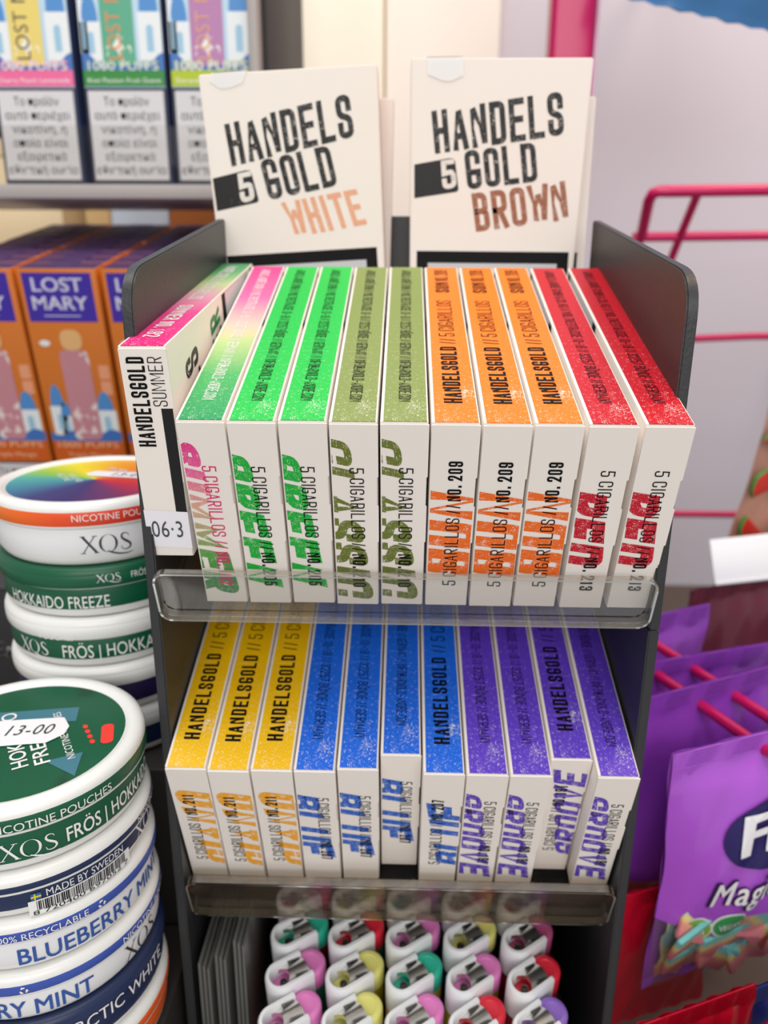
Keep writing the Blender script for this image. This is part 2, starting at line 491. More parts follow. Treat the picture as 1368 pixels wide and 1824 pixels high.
shelf(O1, TILT, -.0017, .0156, .0022, .103, ACR)
shelf(O2, TILT2, -.0105, .0098, .0030, .104, ACR2)

# ------------------------------------------------------------------ cigarillo packs
T, D, H = .0118, .115, .0592
PW = .0125
PRINT = {
 'summer': ('#e0177f', '#2aa25e'), 'green': ('#02c248', '#0fae3a'), 'olive': ('#83964f', '#6a752a'), 'sun': ('#fb7f12', '#f06a12'),
 'red': ('#c60a22', '#c4102a'), 'yellow': ('#f8c200', '#f3a91c'), 'blue': ('#1a6be6', '#2a63c4'), 'purple': ('#6440cc', '#5a3cb8')}
NUMS = {'summer': '192', 'green': '205', 'olive': '210', 'sun': '209', 'red': '213', 'yellow': '211', 'blue': '207', 'purple': '191'}
WORD = {'summer': 'SUMMER', 'green': 'GREEN', 'olive': 'CLASSIC', 'sun': 'SUN', 'red': 'RED', 'yellow': 'CIANO', 'blue': 'BLUE', 'purple': 'GROOVE'}
# where the big word runs on the narrow front: first and last height (share of H), cap height at both ends and offset (share of T)
WPOS = {'summer': (.90, .07, .62, .98, -.26, -.12), 'green': (.84, .12, .66, 1.05, -.28, -.20), 'olive': (.92, .05, .72, 1.15, -.30, -.25),
        'sun': (.20, .66, 1.5, 1.5, -.25, -.25), 'red': (.67, .27, 1.05, 1.2, -.42, -.36), 'yellow': (.16, .81, .62, 1.15, -.2, -.2),
        'blue': (.80, .26, .80, 1.10, -.26, -.2), 'purple': (.84, .10, .62, .92, -.22, -.02)}
ADDR = 'ARNOLD ANDRÉ GMBH // MOLTKESTRASSE 10-18 // 32257 BÜNDE // GERMANY // INFO@ARNOLD-ANDRE.COM'
ADDR2 = 'ARNOLD ANDRÉ GMBH & CO. KG // MOLTKESTRASSE 10-18 // 32257 BÜNDE // GERMANY'

def pack_protos(kind, reading, long_addr=True):
    """meshes of a pack; reading 'up' = brand side on top, 'down' = address side on top"""
    c_top, c_word = PRINT[kind]
    out = {}
    bm = bmesh.new(); box(bm, (0, .0004, 0), (T, D, H), .0003); out['carton'] = (bm, [CARD], 40)
    # front flap with the stepped tear notches along its right edge
    bm = bmesh.new()
    e = .0002
    pl = [(0.0001, .0003), (T - .0002, .0003), (T - .0002, H * .38), (T + e, H * .385), (T + e, H * .58), (T - .0002, H * .585), (T - .0002, H * .73), (T + e, H * .735), (T + e, H - .0007), (0.0001, H - .0007)]
    prism(bm, pl, 0, .0004, Matrix(((1, 0, 0, 0), (0, 0, -1, .0004), (0, 1, 0, 0), (0, 0, 0, 1))))
    out['front_flap'] = (bm, [CARD], None)
    # coloured top
    if kind == 'summer':
        st = [(0, '#0f9a58'), (.22, '#46b05e'), (.42, '#b9d08a'), (.52, '#f3c4b4'), (.72, '#f86aa6'), (1, '#ee2a86')] if reading == 'down' else \
             [(0, '#e2107c'), (.3, '#dd3d8c'), (.5, '#d99bb0'), (.66, '#b9cf95'), (.85, '#4fa565'), (1, '#1c7f4a')]
        tm = worn_mat('print_top_summer_' + reading, c_top, scale=5200, fade_y=1.25, thr=.615, soft=.09, lo=.42, ramp=st)
    else:
        tm = worn_mat('print_top_' + kind + reading, c_top, scuff=(T * .74, .0075, .0032) if reading == 'down' else (T * .8, .016, .0035), scale=5200, fade_y=1.25, thr=.615, soft=.09, lo=.42)
    bm = bmesh.new(); box(bm, (.0008, .0004, H - .0001), (T - .0004, D - .0004, H + .00012)); out['top_print'] = (bm, [tm], None)
    # lettering on the top
    top = Face((0, 0, H + .00012), (1, 0, 0), (0, 1, 0))
    bm = bmesh.new()
    num = NUMS[kind]
    white = kind == 'summer'
    if reading == 'up' and not white:
        a = pi / 2; x = T * .68; hh = T * .40
        print_text(bm, top, strokes('HANDELSGOLD', wt=.15), (x, .010), hh, a, width=.0345)
        print_text(bm, top, strokes('// 5 CIGARILLOS', wt=.075), (x, .0468), hh, a, width=.0345)
        print_text(bm, top, strokes(WORD[kind] if kind == 'sun' else kind[:1].upper() + 'O', wt=.13) if kind == 'sun' else strokes('NO.', wt=.11), (x, .089), hh, a, width=.0095)
        print_text(bm, top, strokes(('NO. ' if kind == 'sun' else '') + num, wt=.09), (x, .1), hh, a, width=.0115)
    elif reading == 'up':
        a = -pi / 2; x = T * .32; hh = T * .36
        print_text(bm, top, strokes('HANDELSGOLD // 5 CIGARILLOS', wt=.10), (x, .108), hh, a, width=.056)
        print_text(bm, top, strokes('SUMMER NO. 192', wt=.12), (x, .044), hh, a, width=.036)
    else:
        a = -pi / 2; x = T * .37; hh = T * .27
        print_text(bm, top, strokes(ADDR if long_addr else ADDR2, w=.42, wt=.09), (x, D - .004), hh, a, width=D - .004 - .0105)
    out['top_lettering'] = (bm, [mat('white_ink', '#f4f2f0', .5) if white else INK], None)
    # the big distressed word on the narrow front, cut by the edge
    fr = Face((0, 0, 0), (1, 0, 0), (0, 0, 1))
    z0, z1, h0, h1, b0, b1 = WPOS[kind]
    word = WORD[kind]
    polys, w = strokes(word, w=.62, wt=.25 if kind not in ('olive', 'blue', 'purple') else .21, gap=.09)
    fine = []
    for p in polys:           # cut long strokes so the growth bends them
        fine.append(p)
    bm = bmesh.new()
    up = reading == 'up'
    zz0, zz1 = z0, z1
    if up and z0 > z1: zz0, zz1 = 1 - z0, 1 - z1
    if not up and z0 < z1: zz0, zz1 = 1 - z0, 1 - z1
    res = []
    for p in fine:
        q = []
        for v in p:
            s = v.x / w; hgt = h0 + (h1 - h0) * s; bs = b0 + (b1 - b0) * s
            t = (bs + v.y * hgt) * T
            z = (zz0 + (zz1 - zz0) * s) * H - (.0022 * (v.y - .5) if not up else -.0022 * (v.y - .5))
            q.append(Vector((t if not up else T - t, z)))
        q = clip(q, .0004, T - .0003, .0008, H - .001)
        if q: res.append(q)
    emit(bm, res, lambda v: fr.at(v, .00006))
    if kind == 'summer':
        wm = worn_mat('print_word_summer', c_word, wear='#efe6de', scale=3800, lo=.5, thr=.63, ramp=[(0, '#0d7f45'), (.3, '#5ba04b'), (.55, '#d8a98c'), (.75, '#e8609a'), (.95, '#e0177f')], axis=2, span=.0592)
    else:
        wm = worn_mat('print_word_' + kind, c_word, wear='#efe6de', scale=3800, lo=.5, thr=.62 if kind not in ('yellow', 'purple') else .60)
    out['big_word'] = (bm, [wm], None)
    # thin line of text over it
    bm = bmesh.new()
    hh = T * .31
    im = mat('pink_ink', '#d91a6e', .5) if kind == 'summer' else INK
    small = kind in ('yellow', 'blue', 'purple')
    if up:
        x = T * (.70 if not small else .55); zs = .13 if not small else .20
        ln = .68 if not small else .58
        print_text(bm, fr, strokes('5 CIGARILLOS //', wt=.085), (x, H * zs), hh, pi / 2, lift=.00012, width=H * ln * .68)
        print_text(bm, fr, strokes('NO. ' + num, wt=.15), (x, H * (zs + ln * .71)), hh, pi / 2, lift=.00012, width=H * ln * .30)
    else:
        x = T * (.40 if not small else .50); zs = .78
        ln = .66 if not small else .55
        print_text(bm, fr, strokes('5 CIGARILLOS //', wt=.085), (x, H * zs), hh, -pi / 2, lift=.00012, width=H * ln * .68)
        print_text(bm, fr, strokes('NO. ' + num, wt=.15), (x, H * (zs - ln * .71)), hh, -pi / 2, lift=.00012, width=H * ln * .30)
    out['front_lettering'] = (bm, [im], None)
    # black frame of the warning label on both broad faces
    for nm, f in (('left', Face((0, D, 0), (0, -1, 0), (0, 0, 1))), ('right', Face((T, 0, 0), (0, 1, 0), (0, 0, 1)))):
        bm = bmesh.new()
        y0, y1 = (.0028, D * .46) if nm == 'left' else (D * .54, D - .0028)
        b = .0042; zt = H - .0006
        flat(bm, f, [(y0, .0012), (y1, .0012), (y1, zt), (y0, zt)], .00006, 0)
        flat(bm, f, [(y0 + b, .0012 + b), (y1 - b, .0012 + b), (y1 - b, zt - .0), (y0 + b, zt - .0)], .00012, 1)
        out['warning_label' + ('' if nm == 'left' else '.001')] = (bm, [INK, mat('label_grey', '#dfe0e2', .5)], None)
    return out

_PP = {}
def pack(kind, reading, label, O, a, ix, push=0, lift=0, long_addr=True, x=None, cut=None):
    key = (kind, reading, long_addr)
    if key not in _PP:
        _PP[key] = {}
        for k, (bm, ms, sm) in pack_protos(*key).items():
            bmesh.ops.recalc_face_normals(bm, faces=bm.faces) if k in ('carton', 'front_flap', 'top_print') else None
            me = bpy.data.meshes.new(k.split('.')[0]); bm.to_mesh(me); bm.free()
            for m in ms: me.materials.append(m)
            if sm: me.shade_smooth(); me.set_sharp_from_angle(angle=radians(sm))
            _PP[key][k] = me
    M = Matrix.Translation(O) @ Matrix.Rotation(a, 4, 'X')
    p = M @ Vector((x, push, lift + .0001))
    t = thing('cigarillo_pack', label, 'pack', p, (a, 0, 0), 'cigarillo packs on the rack')
    for k, me in _PP[key].items():
        o = bpy.data.objects.new(k.split('.')[0], me); COL.objects.link(o); o.parent = t
    return t

x0 = -.08132
UP, DN = 'up', 'down'
row1 = [('summer', DN, 'pack with pink and green gradient top beside the two bright green packs', 2),
 ('green', DN, 'left one of the two bright green topped packs on the upper shelf', 3),
 ('green', DN, 'right one of the two bright green topped packs, beside an olive pack', 4),
 ('olive', DN, 'olive topped pack on the upper shelf touching a bright green pack', 5),
 ('olive', DN, 'olive topped pack on the upper shelf touching an orange pack', 6),
 ('sun', UP, 'orange topped pack beside the olive packs, first of three', 7),
 ('sun', UP, 'middle one of the three orange topped packs on the upper shelf', 8),
 ('sun', UP, 'orange topped pack beside the red packs, last of three', 9),
 ('red', DN, 'red topped pack beside the orange packs on the upper shelf', 10.04),
 ('red', DN, 'red topped pack at the end of the upper shelf, against the side panel', 11.12)]
for k, r, lab, i in row1:
    pack(k, r, lab, O1, TILT, i, x=x0 + PW * i, push=random.uniform(-.0003, .0003), long_addr=(k != 'red'))
P2 = .01242
row2 = [('yellow', UP, 'yellow topped pack against the left side panel of the lower shelf', 0),
 ('yellow', UP, 'middle one of the three yellow topped packs on the lower shelf', -.001),
 ('yellow', UP, 'yellow topped pack beside the blue packs on the lower shelf', 0),
 ('blue', DN, 'blue topped pack beside the yellow packs on the lower shelf', 0),
 ('blue', DN, 'blue topped pack left of the pushed back blue pack', .001),
 ('blue', DN, 'blue topped pack pushed back behind its neighbours on the lower shelf', .0062),
 ('blue', UP, 'blue topped pack with bold lettering beside the purple packs', 0),
 ('purple', DN, 'purple topped pack beside the blue packs on the lower shelf', 0),
 ('purple', DN, 'second purple topped pack from the blue packs on the lower shelf', .0),
 ('purple', UP, 'purple topped pack with bold lettering, set slightly back', .0058),
 ('purple', DN, 'purple topped pack at the end of the lower shelf, against the side panel', 0)]
for i, (k, r, lab, push) in enumerate(row2):
    pack(k, r, lab, O2, TILT2, i, x=-.06817 + P2 * i, push=push if push > 0 else push * .5, long_addr=(i == 5 or i == 10))
# the tipped pack that lies on top of the lip
sp = pack('summer', UP, 'tipped pack with white front lettering and price sticker resting on the lip', Vector((0, 0, 0)), 0, 0, x=0)
sp.location = (-.0702, .0018, .2377); sp.rotation_mode = 'XYZ'; sp.rotation_euler = (.17, -.0077, -.0105)
for ch in list(sp.children):
    if ch.name.split('.')[0] in ('big_word', 'front_lettering'): bpy.data.objects.remove(ch)
fr = Face((0, 0, 0), (1, 0, 0), (0, 0, 1))
bm = bmesh.new()
print_text(bm, fr, strokes('HANDELSGOLD', wt=.15), (T * .52, H * .555), T * .38, pi / 2, width=H * .40)
obj('front_lettering', bm, INK, sp)
bm = bmesh.new()
print_text(bm, fr, strokes('SUMMER', wt=.07), (T * .90, H * .74), T * .31, pi / 2, width=H * .215)
obj('front_lettering', bm, INK, sp)
bm = bmesh.new(); flat(bm, fr, [(T * .74, H * .21), (T - .0001, H * .21), (T - .0001, H * .73), (T * .74, H * .73)], .00006)
obj('black_tab', bm, mat('gloss_black', '#0b0b0c', .25), sp)  # dark patch painted for the dark opening at the torn flap
bm = bmesh.new()
flat(bm, fr, [(-.0001, H * .055), (T + .0001, H * .045), (T + .0001, H * .235), (-.0001, H * .245)], .0002)
f2 = Face((T, 0, 0), (0, 1, 0), (0, 0, 1)); flat(bm, f2, [(-.0002, H * .045), (.004, H * .05), (.004, H * .235), (-.0002, H * .235)], .0002)
st = obj('price_sticker', bm, STICK, sp)
bm = bmesh.new(); print_text(bm, fr, font_text('06·3', .0, 1.05), (T * .12, H * .105), H * .085, 0, lift=.00028, width=T * .72); obj('handwriting', bm, PENCIL, st)
rf = Face((T, 0, 0), (0, 1, 0), (0, 0, 1))
bm = bmesh.new()
print_text(bm, rf, strokes('HANDELS', w=.42, wt=.15), (.0345, .010), .0135, pi / 2 + .16, width=.043)
print_text(bm, rf, strokes('GOLD', w=.42, wt=.15), (.0495, .021), .0135, pi / 2 + .16, width=.025)
obj('title_lettering', bm, worn_mat('print_title', '#0a0a0b', wear='#f0e8e0', scale=2600, lo=.5, thr=.64), sp)
bm = bmesh.new(); print_text(bm, rf, strokes('SUMMER', w=.42, wt=.15), (.0625, .020), .0125, pi / 2 + .16, width=.037)
obj('title_lettering', bm, mat('green_ink', '#1f8f55', .5), sp)

# ------------------------------------------------------------------ the two upright display packs and the two behind them
def upright(label, bl, br, top_l, top_r, word, wcol, ecol, spec):
    """bl.. are (x, z) corners in the plane of the front; spec places the print in those same x, z"""
    y = .1135; th = .0128
    t = thing('cigarillo_pack', label, 'pack', (0, y, 0), (0, 0, 0), 'upright display packs')
    bm = bmesh.new()
    M = Matrix(((1, 0, 0, 0), (0, 0, 1, 0), (0, 1, 0, 0), (0, 0, 0, 1)))
    prism(bm, [bl, br, top_r, top_l], 0, th, M)
    bmesh.ops.recalc_face_normals(bm, faces=bm.faces)
    bmesh.ops.bevel(bm, geom=list(bm.edges), offset=.0004, segments=2, affect='EDGES')
    for f in bm.faces:
        if abs(f.normal.x) > .8: f.material_index = 1
    obj('carton', bm, [CARD, mat('edge_' + word.lower(), ecol, .5)], t, 40)
    fc = Face((0, 0, 0), (1, 0, 0), (0, 0, 1))
    black = worn_mat('print_title', '#0a0a0b', wear='#f0e8e0', scale=2600, lo=.5, thr=.64)
    for txt, p0, p1, tl, m in spec['text']:
        p0, p1, tl = Vector(p0), Vector(p1), Vector(tl)
        d = p1 - p0; up = tl - p0
        polys, w = strokes(txt, w=.42, wt=.15, gap=.10)
        bm = bmesh.new()
        emit(bm, polys, lambda v: fc.at(p0 + d * (v.x / w) + up * v.y, .00008))
        obj('title_lettering', bm, black if m == 0 else worn_mat('print_' + word.lower(), wcol, wear='#f0e8e0', scale=2600, lo=.5, thr=.64), t)
    a, b, c, d = [Vector(p) for p in spec['tab']]
    bm = bmesh.new()
    pts = [a, b.lerp(a, .14), b.lerp(a, .03).lerp(c, .03), b.lerp(c, .14), c.lerp(b, .06), c.lerp(d, .05), d]
    flat(bm, fc, pts, .00006)
    tb = obj('black_tab', bm, worn_mat('print_tab', '#0b0b0b', wear='#3a3836', scale=700, thr=.66), t)
    p0, p1, tl = [Vector(p) for p in spec['five']]
    polys, w = strokes('5', w=.5, wt=.17)
    bm = bmesh.new(); emit(bm, polys, lambda v: fc.at(p0 + (p1 - p0) * (v.x / w) + (tl - p0) * v.y, .00014))
    obj('numeral', bm, worn_mat('print_five', '#e8e2da', wear='#22201e', scale=1500, thr=.66), tb)
    fl = [Vector(p) for p in spec['frame']]   # top left, top right of the warning frame
    ex = fl[1] - fl[0]; dn = (Vector(bl) - Vector(top_l)).normalized()
    bm = bmesh.new()
    hgt = .046
    flat(bm, fc, [fl[0] + dn * hgt, fl[1] + dn * hgt, fl[1], fl[0]], .00006, 0)
    k = .0043; e = ex.normalized()
    flat(bm, fc, [fl[0] + dn * (hgt - k) + e * k, fl[1] + dn * (hgt - k) - e * k, fl[1] + dn * k - e * k, fl[0] + dn * k + e * k], .00012, 1)
    obj('warning_label', bm, [INK, mat('label_blue_grey', '#c3c6cb', .5)], t)
    bm = bmesh.new(); flat(bm, fc, spec['tape'], .00025)
    q = spec['tape']
    tapex = [q[0], q[1]]
    vs = [bm.verts.new(v) for v in ((tapex[0][0], -.0002, tapex[0][1] + .0003), (tapex[1][0], -.0002, tapex[1][1] + .0003), (tapex[1][0], .006, tapex[1][1] + .0004), (tapex[0][0], .006, tapex[0][1] + .0004))]
    bm.faces.new(vs)
    obj('tape', bm, clear_mat('white_tape', '#f2f2f2', .1, .72, '#f4f4f4', .3), t)
    return t
WS = {'text': [('HANDELS', (-0.0656, 0.3499), (-0.0198, 0.3602), (-0.0677, 0.3641), 0), ('GOLD', (-0.052, 0.3383), (-0.0262, 0.3436), (-0.0553, 0.352), 0), ('WHITE', (-0.0433, 0.3252), (-0.0153, 0.3301), (-0.0474, 0.3375), 1)],
      'tab': [(-0.073, 0.3458), (-0.0587, 0.3491), (-0.0559, 0.3377), (-0.072, 0.3344)], 'five': [(-0.0627, 0.3372), (-0.0573, 0.3383), (-0.0641, 0.3474)], 'frame': [(-0.0692, 0.3183), (-0.0117, 0.3219)],
      'tape': [(-0.0715, 0.3807), (-0.0585, 0.3816), (-0.0601, 0.3778), (-0.0644, 0.3762), (-0.0685, 0.3758), (-0.0724, 0.3782)]}
BS = {'text': [('HANDELS', (0.0097, 0.3544), (0.0564, 0.3609), (0.0079, 0.3686), 0), ('GOLD', (0.0221, 0.3422), (0.0479, 0.3452), (0.0201, 0.3554), 0), ('BROWN', (0.0258, 0.3275), (0.0602, 0.332), (0.0234, 0.3409), 1)],
      'tab': [(0.0021, 0.3508), (0.0169, 0.3533), (0.0188, 0.3416), (0.0023, 0.3392)], 'five': [(0.0129, 0.3422), (0.0181, 0.343), (0.0114, 0.352)], 'frame': [(0.0035, 0.3206), (0.0611, 0.3204)],
      'tape': [(0.0059, 0.3857), (0.019, 0.3859), (0.019, 0.38), (0.0147, 0.3782), (0.0117, 0.3784), (0.0064, 0.3804)]}
upright('upright white pack with peach lettering at the back left of the rack', (-.0684, .2655), (-.0065, .2655), (-.0762, .3804), (-.0117, .3839), 'WHITE', '#e9a884', '#f0cdb8', WS)
upright('upright white pack with brown lettering at the back right of the rack', (.0015, .2655), (.0621, .2655), (.0003, .3857), (.0650, .3858), 'BROWN', '#9c5f40', '#a8765a', BS)
for lab, xa, xb, dx, zt in (('plain pack edge showing behind the upright pack with peach lettering', -.0640, -.0078, .0020, .3755), ('plain pack edge showing behind the upright pack with brown lettering', .0090, .0702, -.0003, .3760)):
    t = thing('cigarillo_pack', lab, 'pack', (0, .1272, .2655), (0, 0, 0), 'upright display packs')
    bm = bmesh.new()
    prism(bm, [(xa, 0), (xb, 0), (xb + dx, zt - .2655), (xa + dx, zt - .2655)], 0, .0128, Matrix(((1, 0, 0, 0), (0, 0, 1, 0), (0, 1, 0, 0), (0, 0, 0, 1))))
    bmesh.ops.recalc_face_normals(bm, faces=bm.faces); bmesh.ops.bevel(bm, geom=list(bm.edges), offset=.0004, segments=2, affect='EDGES')
    obj('carton', bm, CARD, t, 40)
    bm = bmesh.new(); flat(bm, Face((0, 0, 0), (1, 0, 0), (0, 0, 1)), [(xa + .003, .002), (xb - .003, .002), (xb - .003, .055), (xa + .003, .055)], .00006); obj('warning_label', bm, INK, t)


# ------------------------------------------------------------------ nicotine pouch cans
CR = .034
CANW = mat('can_white', '#efefec', .32, coat=.2)
def wrap(bm, tw, R, zc, cap, theta0, mi=0, width=None, lift=.00018, slope=0):
    """text around an upright cylinder, centred at angle theta0, reading left to right seen from outside"""
    polys, w = tw
    sx = cap if width is None else width / w
    def fn(v):
        a = theta0 + ((v.x - w / 2) * sx) / R
        return ((R + lift) * cos(a), (R + lift) * sin(a), zc + v.y * cap)
    emit(bm, polys, fn, mi)

def xqs():
    """serif lettering drawn as outline polygons: X Q S"""
    P = []
    def st(a, b, w0, w1=None):
        a, b = Vector(a), Vector(b); w1 = w0 if w1 is None else w1
        d = (b - a).normalized(); n = Vector((-d.y, d.x))
        P.append([a + n * w0 / 2, a - n * w0 / 2, b - n * w1 / 2, b + n * w1 / 2])
    st((.08, 1), (.78, 0), .13); st((.72, 1), (.05, 0), .05)
    for x, y in ((.08, 1), (.72, 1), (.05, 0), (.78, 0)): st((x - .14, y), (x + .14, y), .035)
    n = 28
    for i in range(n):
        def ring(t):
            o = Vector((1.42 + .50 * cos(t), .5 + .53 * sin(t)))
            w = .03 + .10 * abs(cos(t)) ** 1.2
            i_ = Vector((1.42 + (.50 - w) * cos(t), .5 + (.53 - w * .45) * sin(t)))
            return o, i_
        a, b = ring(2 * pi * i / n), ring(2 * pi * (i + 1) / n)
        P.append([a[0], b[0], b[1], a[1]])
    tail = [(1.35, .05, .05), (1.6, -.08, .10), (1.95, -.2, .09), (2.4, -.24, .06), (2.75, -.16, .02)]
    for a, b in zip(tail, tail[1:]): st(a[:2], b[:2], a[2], b[2])
    s = [(2.55, .80, .03), (2.50, .93, .04), (2.36, 1.0, .05), (2.2, .96, .08), (2.13, .80, .10), (2.22, .64, .12), (2.40, .50, .14), (2.58, .36, .12), (2.62, .18, .10), (2.50, .04, .07), (2.32, 0, .05), (2.15, .07, .04), (2.10, .24, .03)]
    for a, b in zip(s, s[1:]): st(a[:2], b[:2], a[2], b[2])
    P2 = [[Vector((p.x + .1, p.y)) for p in q] for q in P]
    return P2, 2.9
XQS = xqs()

def radial_mat():
    m = bpy.data.materials.new('rainbow_lid'); m.use_nodes = True; nt = m.node_tree; L = nt.links.new
    p = nt.nodes['Principled BSDF']; p.inputs['Roughness'].default_value = .35
    tc = nt.nodes.new('ShaderNodeTexCoord'); g = nt.nodes.new('ShaderNodeTexGradient'); g.gradient_type = 'RADIAL'
    L(tc.outputs['Object'], g.inputs['Vector'])
    cr = nt.nodes.new('ShaderNodeValToRGB'); els = cr.color_ramp.elements
    stops = [(0, '#3aaea6'), (.09, '#2f7fa0'), (.17, '#27407f'), (.26, '#2b2a6e'), (.35, '#6e2a66'), (.43, '#c41f3f'), (.52, '#e2402c'), (.62, '#f07a16'), (.74, '#f6a80c'), (.85, '#f4e312'), (.94, '#8fcb46'), (1, '#3aaea6')]
    while len(els) < len(stops): els.new(.5)
    for e, (q, c) in zip(els, stops): e.position = q; e.color = lin(c)
    L(g.outputs['Fac'], cr.inputs[0]); L(cr.outputs[0], p.inputs['Base Color'])
    return m

def can(label, loc, h, rim, band1, band2, texts, lid_mat=None, group='nicotine pouch cans'):
    """round plastic can, lid on top; band1 round the lid, band2 round the body"""
    t = thing('pouch_can', label, 'can', loc, (0, 0, 0), group)
    hb = h * .62
    bm = bmesh.new()
    lathe(bm, [(CR - .0042, 0), (CR - .003, .0003), (CR - .0022, .0012), (CR - .0012, .003), (CR - .0012, hb)], 72)
    obj('body', bm, CANW, t, 40)
    bm = bmesh.new()
    rr = .0047
    lathe(bm, [(CR - .0015, hb - .0004), (CR - .0002, hb), (CR, hb + .0004), (CR, h - .0022), (CR - .0004, h - .001), (CR - .0013, h - .0003), (CR - .0024, h), (CR - .0036, h - .0001),
               (CR - rr, h - .0007), (CR - rr - .0004, h - .0011), (.004, h - .0012)], 72)
    lid = obj('lid', bm, rim, t, 40)
    bm = bmesh.new(); lathe(bm, [(CR - .0011, .0036), (CR - .0010, .0038), (CR - .0010, hb - .0008), (CR - .0011, hb - .0006)], 72, caps=(False, False)); obj('body_label', bm, band2, t, 40)
    if band1 is not None:
        bm = bmesh.new(); lathe(bm, [(CR, hb + .0008), (CR + .0001, hb + .001), (CR + .0001, h - .0030), (CR, h - .0028)], 72, caps=(False, False)); obj('lid_band', bm, band1, lid, 40)
    if lid_mat is not None:
        bm = bmesh.new(); lathe(bm, [(CR - rr - .0006, h - .0012), (CR - rr - .0007, h - .00105), (.0001, h - .00105)], 72, caps=(False, True)); obj('lid_label', bm, lid_mat, lid)
    for i, (nm, tw, where, zf, cap, th, width, m) in enumerate(texts):
        bm = bmesh.new()
        R = (CR - .0010) if where == 'b' else CR + .0001
        z = zf * hb if where == 'b' else hb + zf * (h - hb)
        wrap(bm, tw, R, z, cap, radians(th), width=width)
        obj(nm, bm, m, t)
    return t
GREENL = mat('can_green', '#0c5a3c', .38); NAVYL = mat('can_navy', '#1b2b52', .38); BLUEL = mat('can_blue', '#3b55ad', .38)
WHL = mat('can_white_label', '#eeeef0', .4); ORL = mat('can_orange', '#f2621a', .38); NAVYR = mat('can_navy_rim', '#23345f', .35)
WINK = mat('white_ink', '#f4f2f0', .5); BINK = mat('blue_ink', '#2f57a4', .5); DINK = mat('dark_ink', '#2c3a3c', .5); RINK = mat('red_ink', '#d8313c', .5)
def orange_red():
    m = mat('can_orange_red', '#f2621a', .38); nt = m.node_tree; p = nt.nodes['Principled BSDF']
    tc = nt.nodes.new('ShaderNodeTexCoord'); s = nt.nodes.new('ShaderNodeSeparateXYZ'); cr = nt.nodes.new('ShaderNodeValToRGB')
    nt.links.new(tc.outputs['Object'], s.inputs[0])
    v = _math(nt, 'ADD', _math(nt, 'MULTIPLY', s.outputs[0], 14), .5); nt.links.new(v, cr.inputs[0])
    cr.color_ramp.elements[0].color = lin('#f58a1a'); cr.color_ramp.elements[1].color = lin('#d8252c'); e = cr.color_ramp.elements.new(.5); e.color = lin('#ee5320')
    nt.links.new(cr.outputs[0], p.inputs['Base Color']); return m
ORR = orange_red()
fb = lambda s, b=.012: font_text(s, b)
AX, AY, AZ = -.1085, .0618, .2442
hA = [.0215, .0180, .0180, .0180, .0180]
zA = AZ
z = zA - hA[0]
lidA = can('rainbow lidded white can, topmost of the rear stack beside the rack', (AX, AY, z), hA[0], CANW, ORR, WHL,
    [('lettering', fb('NICOTINE POUCHES'), 'l', .30, .0022, 303, .029, WINK), ('lettering', XQS, 'b', .36, .0056, 295, .0165, DINK), ('lettering', fb('TROPICAL', .02), 'b', .42, .0046, 339, .021, RINK)],
    radial_mat())
f3 = Face((0, 0, hA[0] - .00105), (1, 0, 0), (0, 1, 0))
bm = bmesh.new(); flat(bm, f3, [(-.004, .004), (.026, .0), (.0255, .0075), (-.0035, .011), (-.006, .0075)], .0002)
s1 = obj('price_sticker', bm, STICK, lidA)
bm = bmesh.new(); print_text(bm, f3, font_text('13-00', 0, 1.05, .2), (.004, .0045), .0038, -.12, lift=.0003, width=.012); obj('handwriting', bm, PENCIL, s1)
bm = bmesh.new()
print_text(bm, f3, fb('POUCHES'), (-.012, .005), .0022, -.9, lift=.0001, width=.012)
print_text(bm, f3, fb('NICOTINE'), (-.0165, .006), .0022, -.9, lift=.0001, width=.012)
print_text(bm, f3, fb('TROPICAL', .02), (-.002, .0145), .003, -.5, lift=.0001, width=.016)
obj('lid_lettering', bm, WINK, lidA)
z -= hA[1]
can('green can with white lettering under the rainbow lidded can', (AX, AY, z), hA[1], GREENL, GREENL, GREENL,
    [('lettering', XQS, 'l', .28, .0026, 294, .0080, WINK), ('lettering', fb('FRÖS | HOKKAIDO'), 'l', .30, .0022, 322, .0195, WINK), ('lettering', fb('HOKKAIDO FREEZE', .014), 'b', .36, .0042, 262, .036, WINK), ('lettering', XQS, 'b', .36, .0050, 328, .0155, WINK)])
z -= hA[2]
can('green can below another green can in the rear stack', (AX, AY, z), hA[2], CANW, CANW, GREENL,
    [('lettering', fb('POUCHES'), 'l', .0, .0020, 262, .012, WINK), ('lettering', XQS, 'b', .4, .0046, 244, .0135, WINK), ('lettering', fb('FRÖS | HOKKAIDO', .014), 'b', .38, .0046, 297, .038, WINK)])
z -= hA[3]
can('dark purple banded can deep in the rear stack', (AX, AY, z), hA[3], CANW, CANW, mat('can_purple', '#2a2050', .38), [])
z -= hA[4]
can('lowest white can of the rear stack', (AX, AY, z), hA[4], CANW, CANW, NAVYL, [])
zA0 = z
BX, BY, BZ = -.1078, -.0119, .1885
hB = [.0198, .0142, .0172, .0172, .0172, .0172]
z = BZ - hB[0]
lidB = can('green can with price sticker on its lid, topmost of the near stack', (BX, BY, z), hB[0], CANW, GREENL, GREENL,
    [('lettering', fb('NICOTINE POUCHES', .01), 'l', .16, .0023, 309, .031, WINK), ('lettering', XQS, 'b', .38, .0046, 297, .0145, WINK), ('lettering', fb('FRÖS | HOKKAIDO', .016), 'b', .40, .0042, 343, .0350, WINK)],
    worn_mat('green_lid', '#07583a', wear='#17402c', scale=90, thr=.56, soft=.2, rough=.3))
f4 = Face((0, 0, hB[0] - .00105), (1, 0, 0), (0, 1, 0))
bm = bmesh.new()
